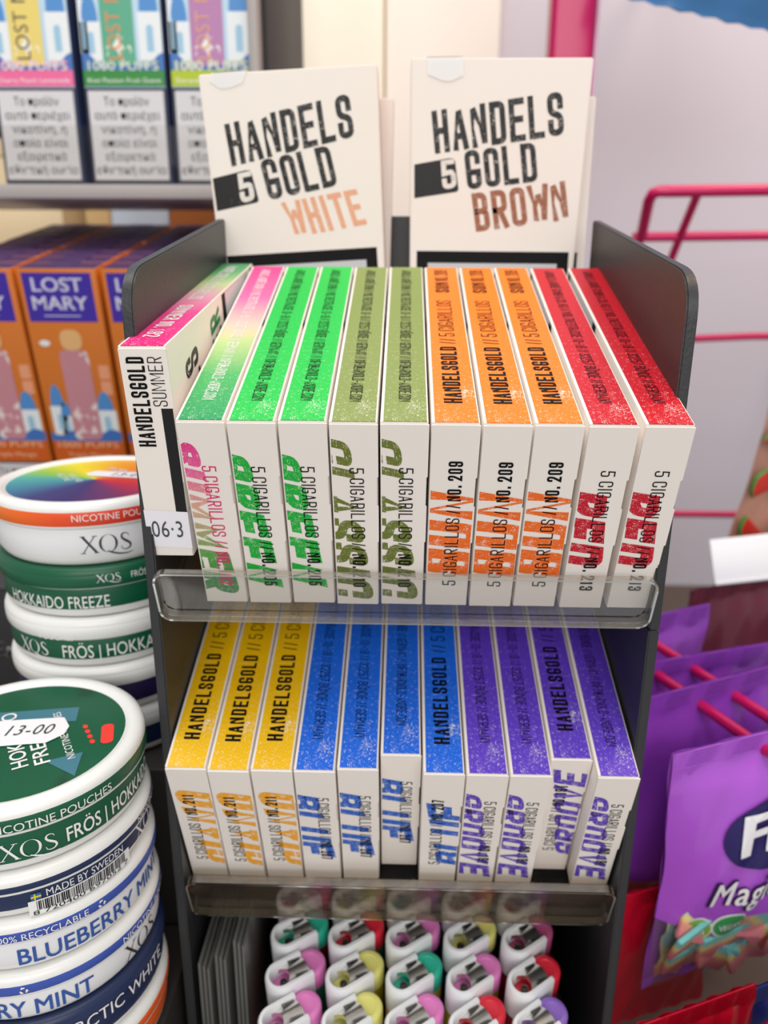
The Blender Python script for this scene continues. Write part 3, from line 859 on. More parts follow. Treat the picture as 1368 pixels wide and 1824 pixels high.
flat(bm, f4, [(-.012, .0125), (.0105, .0165), (.0125, .009), (-.009, .007)], .00008); flat(bm, f4, [(.012, -.0105), (.0225, -.0165), (.0205, -.006)], .00008)
obj('lid_print', bm, mat('ice_blue_print', '#3f7a8c', .35), lidB)
bm = bmesh.new()
a = -1.02
print_text(bm, f4, fb('HOKKAIDO', .016), (.0085, -.0125), .0042, a + pi, lift=.00012, width=.030)
print_text(bm, f4, fb('FREEZE', .016), (.0135, -.0105), .0040, a + pi, lift=.00012, width=.022)
print_text(bm, f4, fb('NICOTINE POUCHES'), (.0195, -.0085), .0021, a + pi, lift=.00012, width=.026)
print_text(bm, f4, XQS, (.0015, -.020), .0105, a + pi, lift=.00012, width=.03)
obj('lid_lettering', bm, WINK, lidB)
bm = bmesh.new()
for i in range(4): flat(bm, f4, ell(.0142 + .0016 * i + .0022, .0062 - .0024 * i, .0011, .0007, -1.0), .00012)
e0 = Vector((.0240, .0030))
R2 = Matrix.Rotation(-1.25, 2)
flat(bm, f4, [e0 + R2 @ p for p in rrect(-.0050, -.0017, .0050, .0017, .0015)], .00012)
obj('lid_badge', bm, mat('red_badge', '#f0392c', .4), lidB)
bm = bmesh.new()
flat(bm, f4, [(-.030, -.0095), (.0020, -.0035), (.0085, -.0025), (.0120, .0020), (.0118, .0060), (.0085, .0105), (-.0020, .0090), (-.029, .0045)], .0003)
s2 = obj('price_sticker', bm, mat('price_sticker_bright', '#f3f2f5', .6), lidB)
bm = bmesh.new(); print_text(bm, f4, font_text('13-00', 0, 1.1, .2), (-.0045, .0004), .0050, .13, lift=.0004, width=.0130); obj('handwriting', bm, PENCIL, s2)
z -= hB[1]
c2 = can('navy banded can with white barcode in the near stack', (BX, BY, z), hB[1], CANW, NAVYL, NAVYL,
    [('lettering', fb('MADE BY SWEDEN', .012), 'b', .62, .0022, 320, .0220, WINK), ('lettering', XQS, 'b', .40, .0044, 362, .0145, WINK), ('lettering', fb('NICOTINE POUCHES'), 'l', .2, .0018, 372, .026, WINK)])
# barcode wrapped on the navy label
bm = bmesh.new(); R = CR - .0010
def wquad(bm, a0, a1, z0, z1, lift, mi=0, n=1):
    for i in range(n):
        b0 = a0 + (a1 - a0) * i / n; b1 = a0 + (a1 - a0) * (i + 1) / n
        f = bm.faces.new([bm.verts.new(((R + lift) * cos(q), (R + lift) * sin(q), zz)) for q, zz in ((b0, z0), (b1, z0), (b1, z1), (b0, z1))]); f.material_index = mi
A0, A1 = radians(293), radians(343)
wquad(bm, A0, A1, .0001 + .0005, .0051, .0002, 0, 16)
rb = random.Random(3); q = A0 + radians(3.4)
while q < A1 - radians(3):
    w_ = radians(rb.choice((.22, .4, .6))); wquad(bm, q, q + w_, .0020 if abs(q - (A0 + A1) / 2) > .03 else .0016, .0048, .0003, 1); q += w_ + radians(rb.choice((.22, .35, .5)))
obj('barcode', bm, [mat('barcode_white', '#f2f2f2', .5), INK], c2)
bm = bmesh.new(); wrap(bm, font_text('8 720400 697052 7', 0, 1.0), R, .0007, .0013, (A0 + A1) / 2, width=.0270, lift=.0003); obj('lettering', bm, INK, c2)
bm = bmesh.new(); A2 = radians(294.5); wquad(bm, A2, A2 + radians(4.2), .0054, .0073, .0003, 0); wquad(bm, A2, A2 + radians(4.2), .0061, .0066, .0004, 1); wquad(bm, A2 + radians(1.3), A2 + radians(1.9), .0054, .0073, .0004, 1)
obj('flag_print', bm, [mat('flag_blue', '#2a6aa8', .5), mat('flag_yellow', '#f2d21c', .5)], c2)
z -= hB[2]
c3 = can('white and blue blueberry mint can under the barcode can', (BX, BY, z), hB[2], CANW, BLUEL, WHL,
    [('lettering', fb('100% RECYCLABLE', .01), 'l', .19, .0020, 297, .0235, WINK), ('lettering', fb('BLUEBERRY MINT', .018), 'b', .30, .0050, 329, .0500, BINK)])
def recycle(parent, R, th, zc, s):
    bm = bmesh.new()
    for k in range(3):
        a = pi / 2 + k * 2 * pi / 3
        def pt(r, b): return Vector((r * cos(a + b), r * sin(a + b)))
        P = [[pt(1, -.35), pt(.62, -.5), pt(.62, .45), pt(1, .35)], [pt(1.25, .25), pt(.4, .35), pt(.85, .95)]]
        emit(bm, P, lambda v: ((R + .0003) * cos(radians(th) + v.x * s / R), (R + .0003) * sin(radians(th) + v.x * s / R), zc + v.y * s))
    obj('recycling_mark', bm, WINK, parent)
recycle(c3, CR, 323, hB[2] * .62 + .0023, .0011)
z -= hB[3]
c4 = can('white and blue blueberry mint can, lower of the two', (BX, BY, z), hB[3], CANW, BLUEL, WHL,
    [('lettering', fb('NICOTINE POUCHES', .01), 'l', .19, .0020, 356, .029, WINK), ('lettering', XQS, 'b', .30, .0052, 346, .0155, mat('brown_ink', '#2f2a24', .5)), ('lettering', fb('BLUEBERRY MINT', .018), 'b', .30, .0050, 272, .0500, BINK), ('lettering', fb('BLUEBERRY MINT', .018), 'b', .30, .0050, 418, .0500, BINK)])
recycle(c4, CR, 286, hB[3] * .62 + .0023, .0011)
z -= hB[4]
can('navy can below the blueberry mint cans', (BX, BY, z), hB[4], NAVYL, NAVYL, NAVYL,
    [('lettering', fb('ARCTIC WHITE', .014), 'l', -.2, .0042, 328, .036, WINK)])
z -= hB[5]
can('orange banded can at the foot of the near stack', (BX, BY, z), hB[5], CANW, ORL, ORL, [('lettering', fb('PASSIONFRUIT', .014), 'l', -.2, .0042, 300, .036, WINK)])
zB0 = z
# stepped stand under the cans
rs = thing('display_step', 'dark stepped stand under the two stacks of cans', 'stand', (BX, 0, 0))
for nm, y0_, y1_, zt in (('lower_step', BY - .036, BY + .0365, zB0), ('upper_step', AY - .0365, AY + .036, zA0)):
    bm = bmesh.new(); box(bm, (-.036, y0_ + .0002, 0), (.034, y1_ - .0002, zt - .0001), .0008); obj(nm, bm, mat('dark_stand', '#2b2725', .6), rs, 35)

# ------------------------------------------------------------------ lighters
LW, LT, LH = .0220, .0104, .0740
def stadium(w, t, n=10, dx=0):
    r = t / 2; c = w / 2 - r; out = []
    for k in range(n + 1): a = -pi / 2 + pi * k / n; out.append((dx + c + r * cos(a), r * sin(a)))
    for k in range(n + 1): a = pi / 2 + pi * k / n; out.append((dx - c + r * cos(a), r * sin(a)))
    return out
CHROME = mat('chrome', '#f0eee8', .32, metal=1)
SHELL = mat('lighter_white', '#eceef0', .3, coat=.3)
def lighter_meshes():
    M = {}
    bm = bmesh.new(); prism(bm, stadium(LW, LT), 0, .0610, bev=.0006); M['body'] = bm
    # white hood: C-shaped wall, open towards the button
    bm = bmesh.new()
    r, wall = LT / 2 + .0001, .0019; cx = -LW / 2 + LT / 2; xe = .0042
    n = 14
    outer = [(xe, -r)] + [(cx + r * cos(-pi / 2 - pi * k / n), r * sin(-pi / 2 - pi * k / n)) for k in range(n + 1)] + [(xe, r)]
    ri = r - wall
    inner = [(xe, ri)] + [(cx + ri * cos(pi / 2 + pi * k / n), ri * sin(pi / 2 + pi * k / n)) for k in range(n + 1)] + [(xe, -ri)]
    m_ = len(outer)
    zt = lambda x: LH - .0022 * max(0, (x - cx)) / (xe - cx)
    def ring(pts, dz, sh=0):
        return [bm.verts.new((x, y, zt(x) - dz)) for x, y in pts]
    o0 = [bm.verts.new((x, y, .0600)) for x, y in outer]; i0 = [bm.verts.new((x, y, .0600)) for x, y in inner[::-1]]
    o1 = ring(outer, .0008); i1 = ring(inner[::-1], .0008)
    mo = [((a[0] * .75 + b[0] * .25), (a[1] * .75 + b[1] * .25)) for a, b in zip(outer, inner[::-1])]
    mi_ = [((a[0] * .25 + b[0] * .75), (a[1] * .25 + b[1] * .75)) for a, b in zip(outer, inner[::-1])]
    t0, t1 = ring(mo, 0), ring(mi_, 0)
    loops = [o0, o1, t0, t1, i1, i0]
    for a, b in zip(loops, loops[1:]):
        for k in range(m_ - 1): bm.faces.new((a[k], a[k + 1], b[k + 1], b[k]))
    for k in (0, m_ - 1): bm.faces.new([l[k] for l in loops])
    M['hood'] = bm
    # chrome wind guard arching between the arms
    bm = bmesh.new(); rows = []
    for x in (-.0028, .0040):
        row = []
        for k in range(9):
            yy = -ri + 2 * ri * k / 8
            xx = x + (.0022 * (abs(yy) / ri) ** 2 * (-1) if x < 0 else 0) 
            row.append((xx, yy, LH - .0012 - .0016 * (abs(yy) / ri) ** 2 - (.0016 if x > 0 else 0)))
        rows.append(row)
    top = [[bm.verts.new(p) for p in r_] for r_ in rows]; bot = [[bm.verts.new((p[0], p[1], p[2] - .0022)) for p in r_] for r_ in rows]
    for k in range(8):
        bm.faces.new((top[0][k], top[0][k + 1], top[1][k + 1], top[1][k])); bm.faces.new((bot[0][k], bot[1][k], bot[1][k + 1], bot[0][k + 1]))
        bm.faces.new((top[0][k], bot[0][k], bot[0][k + 1], top[0][k + 1])); bm.faces.new((top[1][k], top[1][k + 1], bot[1][k + 1], bot[1][k]))
    for k in (0, 8): bm.faces.new((top[0][k], top[1][k], bot[1][k], bot[0][k]))
    M['wind_guard'] = bm
    # spark ridges at both sides of the guard
    bm = bmesh.new()
    for s in (-1, 1):
        for k in range(6): box(bm, (-.0012 + k * .0008, s * (ri - .0007) - .0006, LH - .0024 - k * .00035), (-.0008 + k * .0008, s * (ri - .0007) + .0006, LH - .0016 - k * .00035))
    M['guard_ridges'] = bm
    # round push button
    bm = bmesh.new(); rb_ = .0052
    lathe(bm, [(rb_, 0), (rb_, .0070), (rb_ - .0003, .0078), (rb_ - .0010, .0082), (.0031, .0082), (.0029, .0080), (.0003, .0078)], 28, (LW / 2 - rb_ + .0001, 0, .0612)); M['button'] = bm
    # coloured insert and gas nozzle inside the hood
    bm = bmesh.new(); prism(bm, [(x * .99 - .0032, y * .99) for x, y in stadium(LW * .62, ri * 2 - .0002)], .0611, .0672); M['insert'] = bm
    bm = bmesh.new(); lathe(bm, [(.0013, .0672), (.0013, .0700), (.0008, .0700), (.0007, .0690)], 14, (cx + .0006, -.0006, 0)); M['nozzle'] = bm
    bm = bmesh.new(); fb_ = Face((0, -r - .00005, 0), (1, 0, 0), (0, 0, 1))
    emit(bm, [[Vector((.0005 + a * .0012, .0645 + b * .0014)) for a, b in q] for q in ([(0, 0), (1, .4), (1.2, 1.1), (.4, .7)], [(.9, .9), (1.6, 1.1), (1.4, 1.7), (.7, 1.4)])], lambda v: fb_.at(v, .0002)); M['mark'] = bm
    out = {}
    for k, b in M.items():
        if k != 'mark': bmesh.ops.recalc_face_normals(b, faces=b.faces)
        me = bpy.data.meshes.new(k); b.to_mesh(me); b.free(); me.materials.append(SHELL)
        me.shade_smooth(); me.set_sharp_from_angle(angle=radians(40)); out[k] = me
    return out
LM = lighter_meshes()
LC = {'pink': '#e07ec0', 'yellow': '#dfdb7c', 'teal': '#2fb79a', 'red': '#d8273c', 'purple': '#8a66c0', 'violet': '#6d2f96', 'maroon': '#8c1226', 'green': '#1d6a55', 'olive': '#9a8c1c', 'navy': '#2b2c58', 'gold': '#c9b64a', 'rose': '#b4507c'}
def lmat(c, kind): return mat('lighter_%s_%s' % (kind, c), LC[c], .3 if kind == 'body' else .4, coat=.3 if kind == 'body' else 0)
LTILT = .20
LO = Vector((.0053, -.0080, .0858))
LAB = [[('pink', 'violet'), ('yellow', 'red'), ('pink', 'gold'), ('red', 'teal'), ('purple', 'teal')],
       [('pink', 'green'), ('yellow', 'olive'), ('teal', 'gold'), ('pink', 'olive'), ('red', 'maroon')],
       [('teal', 'maroon'), ('red', 'green'), ('pink', 'navy'), ('yellow', 'navy'), ('rose', 'maroon')],
       [('red', 'maroon'), ('pink', 'green'), ('purple', 'navy'), ('yellow', 'green'), ('rose', 'navy')]]
ROWN = ['nearest row', 'second row', 'third row', 'rearmost row under the shelf lip']
MT = Matrix.Rotation(LTILT, 4, 'X')
RL = MT @ Matrix.Rotation(radians(39), 4, 'Z')
for r in range(4):
    for c in range(5):
        bt, bd = LAB[r][c]
        top_p = Vector(((c - 2) * .0203 + (.0003 if r < 2 else 0), LO.y + .0143 * r * cos(LTILT), LO.z + .0143 * r * sin(LTILT)))
        loc = top_p - RL @ Vector((0, 0, LH)); loc.x += LO.x
        t = thing('lighter', '%s body lighter with %s button in the %s' % (bd, bt, ROWN[r]), 'lighter', loc, RL.to_euler(), 'lighters in the bottom tray')
        for k, me in LM.items():
            if k == 'mark' and not (r < 1): continue
            o = bpy.data.objects.new(k, me); COL.objects.link(o); o.parent = t
            m = {'body': lmat(bd, 'body'), 'button': lmat(bt, 'button'), 'insert': lmat(bt, 'button'), 'wind_guard': CHROME, 'guard_ridges': mat('dark_chrome', '#6a6a68', .35, metal=1), 'nozzle': mat('nozzle_metal', '#77746e', .3, metal=1), 'mark': mat('red_mark', '#d83a34', .5)}.get(k)
            if m is not None:
                o.material_slots[0].link = 'OBJECT'; o.material_slots[0].material = m
# tray under them
bm = bmesh.new()
base = LO - Vector((0, -sin(LTILT) * LH, cos(LTILT) * LH))
MM = Matrix.Translation((LO.x, base.y, base.z)) @ MT
box(bm, (-.0540, -.0135, -.0025), (.0540, .062, -.0002), .0004, M=MM)
for s in (-1, 1): box(bm, (s * .0555 - .0015, -.0135, -.0025), (s * .0555 + .0015, .062, .030), .0004, M=MM)
box(bm, (-.0540, -.0155, -.0025), (.0540, -.0137, .020), .0004, M=MM)
box(bm, (-.0540, .0622, -.0025), (.0540, .064, .030), .0004, M=MM)
lt = obj('lighter_tray', bm, mat('tray_black', '#17171a', .5), None, 35); tag(lt, 'black tray holding the rows of lighters', 'tray')
# clear slips standing left of the lighters
SLIP = mat('grey_plastic', '#5c5c58', .3, coat=.3)
for i, (xx, yf, zt, lab) in enumerate(((-.0665, .000, .094, 'grey plastic wallet nearest the rack side, left of the lighters'), (-.0610, .001, .097, 'middle one of the grey plastic wallets left of the lighters'), (-.0551, .003, .101, 'grey plastic wallet nearest the lighters'))):
    t = thing('plastic_wallet', lab, 'wallet', (xx, yf, .004), (0, 0, 0), 'plastic wallets beside the lighters')
    bm = bmesh.new()
    for k in range(3): box(bm, (k * .0013, .0004 * k, 0), (k * .0013 + .0010, .055, zt - .004 - .0015 * k), .0002)
    obj('sheet', bm, SLIP, t, 35)
    bm = bmesh.new(); box(bm, (-.0002, -.0006, .0), (.0042, .004, .030 + .004 * i), .0004); obj('clip', bm, mat('pale_plastic', '#a9aeaa', .3), t, 35)  # pale block paints light falling on the wallet's foot, not a real clip

# ------------------------------------------------------------------ shelving on the left with boxes
ST = mat('shelf_grey', '#c9c3c4', .45)
sv = thing('shelving_unit', 'grey metal shelving with two shelves of boxes behind the cans', 'shelving', (0, 0, 0))
bm = bmesh.new(); box(bm, (-.34, .238, .3480), (-.0805, .33, .3552), .0012); sh = obj('shelf_board', bm, ST, sv, 35)
bm = bmesh.new(); box(bm, (-.34, .2362, .3485), (-.0805, .2377, .3828), .0004); obj('front_lip', bm, ACR, sh, 35)
bm = bmesh.new(); box(bm, (-.0800, .236, 0), (-.0752, .262, .62), .0006); obj('upright', bm, mat('steel_grey', '#a09a98', .4), sv, 35)
bm = bmesh.new(); box(bm, (-.0750, .250, 0), (-.0722, .40, .62), .0003); obj('upright', bm, mat('dark_gap', '#1f1c1c', .6), sv, 35)  # dark sheet painted for the shaded gap beside the steel upright
bm = bmesh.new(); box(bm, (-.342, .238, 0), (-.336, .40, .62), .0006); obj('upright', bm, ST, sv, 35)
SLP = .186
ML = Matrix.Translation((0, .2195, .1815)) @ Matrix.Rotation(SLP, 4, 'X')
bm = bmesh.new(); box(bm, (-.335, -.001, -.0035), (-.0805, .17, -.0004), .0006, M=ML); obj('shelf_board', bm, ST, sv, 35)
bm = bmesh.new(); box(bm, (-.335, .462, 0), (-.130, .466, .62)); obj('back_board', bm, mat('dark_board', '#3a2c22', .7), sv)
SB = 'boxes stored behind the shelving'
for nm, lab, x0_, x1_, y0_, zt, hx in (('storage_box', 'cream storage box seen between the two shelves', -.335, -.2515, .402, .40, '#f0dcb4'), ('storage_box', 'narrow tan storage box beside the pale blue one', -.2345, -.2165, .402, .38, '#d8b67c'),
                                ('storage_box', 'pale blue storage box seen between the shelves', -.2155, -.1735, .402, .39, '#cfdcec'), ('storage_box', 'orange brown cardboard box seen between the shelves', -.1725, -.131, .402, .385, '#a85f1e')):
    t = thing(nm, lab, 'box', (x0_, y0_, .0), (0, 0, 0), SB)
    w_ = x1_ - x0_; m_ = mat('storage_' + hx[1:], hx, .7)
    bm = bmesh.new(); box(bm, (0, 0, 0), (w_, .055, zt - .012), .0006); obj('carton', bm, m_, t, 35)
    bm = bmesh.new(); box(bm, (-.0003, -.0006, zt - .0118), (w_ + .0003, .0555, zt), .0006); obj('lid', bm, m_, t, 35)

BLUEA = mat('art_blue', '#4f8fd0', .45); PALE = mat('art_white', '#eaf0f2', .45); SKY = mat('art_sky', '#bcd9ee', .45); DBL = mat('art_deep_blue', '#3f74bf', .45)
GRY = mat('label_paper', '#d9d7da', .5)
GREEK = ['Το προϊόν', 'αυτό περιέχει', 'νικοτίνη, η', 'οποία είναι', 'εξαιρετικά', 'εθιστική ουσία']
def village(bm, fc, x0, z0, w, h, mi_w, mi_b, mi_win):
    flat(bm, fc, [(x0, z0), (x0 + w, z0), (x0 + w, z0 + h * .55), (x0, z0 + h * .55)], .0001, mi_w)
    flat(bm, fc, [(x0 + w * .1, z0 + h * .55)] + [(x0 + w * .5 - w * .4 * cos(pi * k / 10), z0 + h * .55 + h * .35 * sin(pi * k / 10)) for k in range(1, 10)][::1][::-1][::-1] + [(x0 + w * .9, z0 + h * .55)][::-1], .00012, mi_w) if False else None
    dome = [Vector((x0 + w * .5 + w * .4 * cos(pi * k / 10), z0 + h * .55 + h * .4 * sin(pi * k / 10))) for k in range(11)]
    flat(bm, fc, dome, .00012, mi_b)
    win = [Vector((x0 + w * .35, z0 + h * .1)), Vector((x0 + w * .65, z0 + h * .1))] + [Vector((x0 + w * .5 + w * .15 * cos(pi * k / 6), z0 + h * .36 + w * .15 * sin(pi * k / 6))) for k in range(7)]
    flat(bm, fc, win, .00014, mi_win)

# three tall boxes on the upper shelf
UW, UD, UH = .0430, .030, .125
def upper_box(x, label, band, dev, devtxt, flavour, up='#4f8fd0'):
    t = thing('vape_box', label, 'box', (x, .25, .3553), (0, 0, 0), 'tall boxes on the upper shelf')
    bm = bmesh.new(); box(bm, (0, 0, 0), (UW, UD, UH), .0005); obj('carton', bm, mat('carton_slate', '#3d4a72', .45), t, 35)
    fc = Face((0, 0, 0), (1, 0, 0), (0, 0, 1)); k = UW / .0430
    bm = bmesh.new(); flat(bm, fc, [(.0004, .0475), (UW - .0004, .0475), (UW - .0004, UH - .0005), (.0004, UH - .0005)], .00006, 0)
    n = 24; wave = [Vector((.0004 + (UW - .0008) * i / n, .0600 + .0035 * sin(i * .55 + 1))) for i in range(n + 1)]
    flat(bm, fc, [Vector((UW - .0004, .048)), ] + wave[::-1] + [Vector((.0004, .048))], .00016, 3) if False else flat(bm, fc, [Vector((.0004, .048)), Vector((UW - .0004, .048))] + wave[::-1], .00016, 3)
    for vx, vz, vw, vh in ((.0008, .060, .0105, .032), (.0305, .060, .0120, .040), (-.0, .060, .004, .05)): village(bm, fc, vx if vx > 0 else .0005, vz, vw, vh, 1, 2, 4)
    obj('printed_picture', bm, [SKY, PALE, BLUEA, DBL, mat('art_window', '#9ec8e2', .45)], t)
    bm = bmesh.new(); flat(bm, fc, rrect(.0115, .0575, .0285, UH - .002, .003), .00022); dv = obj('printed_device', bm, worn_mat('device_' + dev[1:], dev, wear='#f2efe2', scale=130, thr=.60, rough=.3), t)
    bm = bmesh.new(); print_text(bm, fc, font_text('LOST MARY', .01, 1.05), (.0215, .0605), .0072, pi / 2, lift=.0003, width=.050); obj('lettering', bm, mat('dev_ink_' + devtxt[1:], devtxt, .4), dv)
    bm = bmesh.new(); flat(bm, fc, [(.0004, .0480), (UW - .0004, .0480), (UW - .0004, .0555), (.0004, .0555)], .00022); obj('flavour_band', bm, mat('band_' + band[1:], band, .45), t)
    bm = bmesh.new(); print_text(bm, fc, font_text('1000 PUFFS', .035), (UW / 2, .0553), .0047, 0, lift=.00028, width=.0375, align='c'); ol = obj('lettering', bm, mat('band_' + band[1:], band, .45), t)
    bm = bmesh.new(); print_text(bm, fc, font_text('1000 PUFFS', .012), (UW / 2, .0555), .0043, 0, lift=.00036, width=.0365, align='c'); obj('lettering', bm, WINK, t)
    bm = bmesh.new(); print_text(bm, fc, font_text(flavour, .005), (UW / 2, .0498), .0022, 0, lift=.00032, width=.038, align='c'); obj('lettering', bm, WINK, t)
    bm = bmesh.new(); flat(bm, fc, [(.0004, .0012), (UW - .0004, .0012), (UW - .0004, .0472), (.0004, .0472)], .00006, 0)
    flat(bm, fc, [(.0016, .0030), (UW - .0016, .0030), (UW - .0016, .0460), (.0016, .0460)], .00014, 1); wl = obj('warning_label', bm, [mat('label_frame', '#2b2d40', .5), GRY], t)
    bm = bmesh.new()
    for i, s in enumerate(GREEK): print_text(bm, fc, font_text(s, .008), (UW / 2, .0390 - i * .0066), .0040, 0, lift=.0002, width=len(s) * .00265, align='c')
    obj('lettering', bm, INK, wl)
    return t
upper_box(-.2168, 'tall box with pink band on the upper shelf', '#ee6ca0', '#ead57a', '#5f5148', 'Cherry Peach Lemonade')
upper_box(-.1692, 'tall box with dark green band on the upper shelf', '#2f8b3a', '#5fae8e', '#e08a5a', 'Kiwi Passion Fruit Guava')
upper_box(-.1234, 'tall box with lime band on the upper shelf', '#b4c81e', '#b77fb0', '#e0a07a', 'Strawberry Kiwi')

# orange boxes standing in three rows on the sloped shelf
OW, OD, OH = .0395, .0158, .1335
ORC = mat('box_orange', '#d27420', .42); PUR = mat('box_purple', '#4a2a98', .42)
def orange_protos():
    out = {}
    bm = bmesh.new(); box(bm, (0, 0, 0), (OW, OD, OH), .0005); out['carton'] = (bm, [ORC], 35)
    bm = bmesh.new(); box(bm, (.0006, .0006, OH - .0004), (OW - .0006, OD - .0006, OH + .0002), .0002); box(bm, (.012, .004, OH + .0001), (.027, OD - .001, OH + .0005), .0002); out['top_flap'] = (bm, [mat('flap_purple', '#43295c', .5)], 35)
    fc = Face((0, 0, 0), (1, 0, 0), (0, 0, 1))
    bm = bmesh.new(); flat(bm, fc, [(.0022, OH - .026), (OW - .0028, OH - .026), (OW - .0028, OH - .0018), (.0022, OH - .0018)], .00008); out['title_panel'] = (bm, [mat('panel_purple', '#3d25a6', .42)], None)
    bm = bmesh.new()
    print_text(bm, fc, font_text('LOST', .03), (OW / 2 - .0006, OH - .0108), .0066, 0, lift=.00016, width=.0250, align='c')
    print_text(bm, fc, font_text('MARY', .03), (OW / 2 - .0006, OH - .0198), .0066, 0, lift=.00016, width=.0275, align='c')
    flat(bm, fc, [(.010, OH - .0232), (.0285, OH - .0232), (.0285, OH - .0227), (.010, OH - .0227)], .00016); out['title_lettering'] = (bm, [mat('pale_ink', '#d8d6ee', .5)], None)
    bm = bmesh.new()
    village(bm, fc, .0030, .046, .0085, .030, 0, 1, 2); village(bm, fc, .0275, .046, .0105, .026, 0, 1, 2); village(bm, fc, .0075, .046, .0070, .020, 0, 1, 2)
    n = 16; flat(bm, fc, [Vector((.0006, .0425)), Vector((OW - .0006, .0425))] + [Vector((OW - .0006 - (OW - .0012) * i / n, .0475 + .002 * sin(i * .8))) for i in range(n + 1)], .00018, 3)
    flat(bm, fc, rrect(.0325, .0775, .0380, .0850, .0008), .0001, 4); flat(bm, fc, rrect(.0325, .0690, .0380, .0765, .0008), .0001, 4)
    flat(bm, fc, ell(.0072, .0965, .0028, .0016), .0001, 0)
    out['printed_picture'] = (bm, [PALE, BLUEA, mat('art_window', '#9ec8e2', .45), DBL, mat('icon_peach', '#eda079', .45)], None)
    bm = bmesh.new(); flat(bm, fc, rrect(.0135, .0435, .0285, .0930, .003), .00022, 0); flat(bm, fc, rrect(.0155, .0930, .0265, .1035, .004), .0002, 1); out['printed_device'] = (bm, [worn_mat('device_rose', '#c98a94', wear='#ecd9d6', scale=150, thr=.60, rough=.3), mat('device_tip', '#e9b57a', .35)], None)
    bm = bmesh.new(); flat(bm, fc, [(.0006, .0305), (OW - .0006, .0305), (OW - .0006, .0425), (.0006, .0425)], .00024, 0); out['flavour_band'] = (bm, [mat('band_orange', '#d65f12', .45)], None)
    bm = bmesh.new(); print_text(bm, fc, font_text('1000 PUFFS', .012), (OW / 2, .0388), .0034, 0, lift=.0003, width=.033, align='c'); print_text(bm, fc, font_text('Triple Mango', .005), (OW / 2, .0332), .0026, 0, lift=.0003, width=.024, align='c'); out['band_lettering'] = (bm, [mat('peach_ink', '#f2c8a0', .5)], None)
    bm = bmesh.new(); flat(bm, fc, [(.0006, .001), (OW - .0006, .001), (OW - .0006, .0298), (.0006, .0298)], .00008, 0); flat(bm, fc, [(.0018, .0022), (OW - .0018, .0022), (OW - .0018, .0288), (.0018, .0288)], .00016, 1)
    for i, s in enumerate(GREEK[:4]): print_text(bm, fc, font_text(s, .008), (OW / 2, .0225 - i * .0062), .0036, 0, lift=.0002, width=len(s) * .0025, align='c', mi=2)
    out['warning_label'] = (bm, [mat('label_frame', '#2b2d40', .5), GRY, INK], None)
    res = {}
    for k, (bm, ms, sm) in out.items():
        if k in ('carton', 'top_flap'): bmesh.ops.recalc_face_normals(bm, faces=bm.faces)
        me = bpy.data.meshes.new(k); bm.to_mesh(me); bm.free()
        for m in ms: me.materials.append(m)
        if sm: me.shade_smooth(); me.set_sharp_from_angle(angle=radians(sm))
        res[k] = me
    return res
OP = orange_protos()
ORD = ['front', 'second', 'third', 'fourth', 'fifth', 'sixth', 'seventh', 'eighth', 'ninth']
for ci, (cx_, cn) in enumerate(((-.2335, 'left'), (-.1918, 'middle'), (-.1497, 'right'))):
    for k in range(9):
        p = ML @ Vector((cx_, .0005 + k * .0163, 0))
        jx = 0 if k == 0 else random.uniform(-.0006, .0006)
        t = thing('vape_box', ('%s orange vape box of the %s row on the lower shelf' % (ORD[k], cn)), 'box', (p.x + jx, p.y, p.z), (SLP, 0, 0), 'orange boxes on the sloped shelf')
        for nm, me in OP.items():
            if k > 0 and nm not in ('carton', 'top_flap', 'title_panel'): continue
            o = bpy.data.objects.new(nm, me); COL.objects.link(o); o.parent = t

# black carton with white lettering behind the cans
bx = thing('black_carton', 'black carton with white lettering standing left of the rear can stack', 'box', (-.2345, .125, 0))
bm = bmesh.new(); box(bm, (0, 0, 0), (.0590, .05, .1725), .0008); obj('carton', bm, mat('matt_black', '#1b1a1c', .5), bx, 35)
bm = bmesh.new(); box(bm, (-.0004, -.0005, .1727), (.0594, .0505, .1745), .0005); obj('lid', bm, mat('lid_dark', '#3c3a3e', .45), bx, 35)
bm = bmesh.new(); fcb = Face((0, 0, 0), (1, 0, 0), (0, 0, 1)); print_text(bm, fcb, font_text('Enjoy', .02), (.0445, .139), .0078, 0, lift=.0003, width=.020); print_text(bm, fcb, font_text('Enjoy', .02), (.010, .139), .0078, 0, lift=.0003, width=.020); obj('lettering', bm, WINK, bx)

# ------------------------------------------------------------------ pink post and wire rack
PINK = mat('pink_enamel', '#c8145f', .3, coat=.12)
post = thing('pink_post', 'glossy pink post standing behind the right display pack', 'post', (.0838, .33, 0))
bm = bmesh.new(); box(bm, (0, 0, .003), (.0262, .020, .85), .004, seg=4); obj('shaft', bm, PINK, post, 35)
bm = bmesh.new(); box(bm, (-.004, -.004, 0), (.0302, .024, .003), .001); obj('foot', bm, PINK, post, 35)
bm = bmesh.new(); box(bm, (.0266, .002, .003), (.0284, .018, .85), .0006); obj('edge_strip', bm, mat('lilac_strip', '#e2a3c8', .3, coat=.5), post, 35)  # lilac strip paints the highlight along the post's right edge
wr = thing('wire_rack', 'pink wire rack with bent top and pegs for sweet bags', 'rack', (0, 0, 0))
def rod(name, pts, r, parent=wr):
    bm = bmesh.new(); tube(bm, pts, r, 12); return obj(name, bm, PINK, parent, 60)
ty, tz = .300, .3580
by, bz = .332, .3335
a8 = [(.1494, by, bz), (.1446, ty + .006, tz - .0045), (.1452, ty + .0018, tz - .0012), (.1480, ty, tz), (.1550, ty, tz), (.24, ty - .002, tz + .0012), (.40, ty - .004, tz + .003)]
rod('rail', a8, .0034)
rod('rail', [(.1440, by, bz), (.24, by, bz + .0015), (.40, by, bz + .003)], .0030)
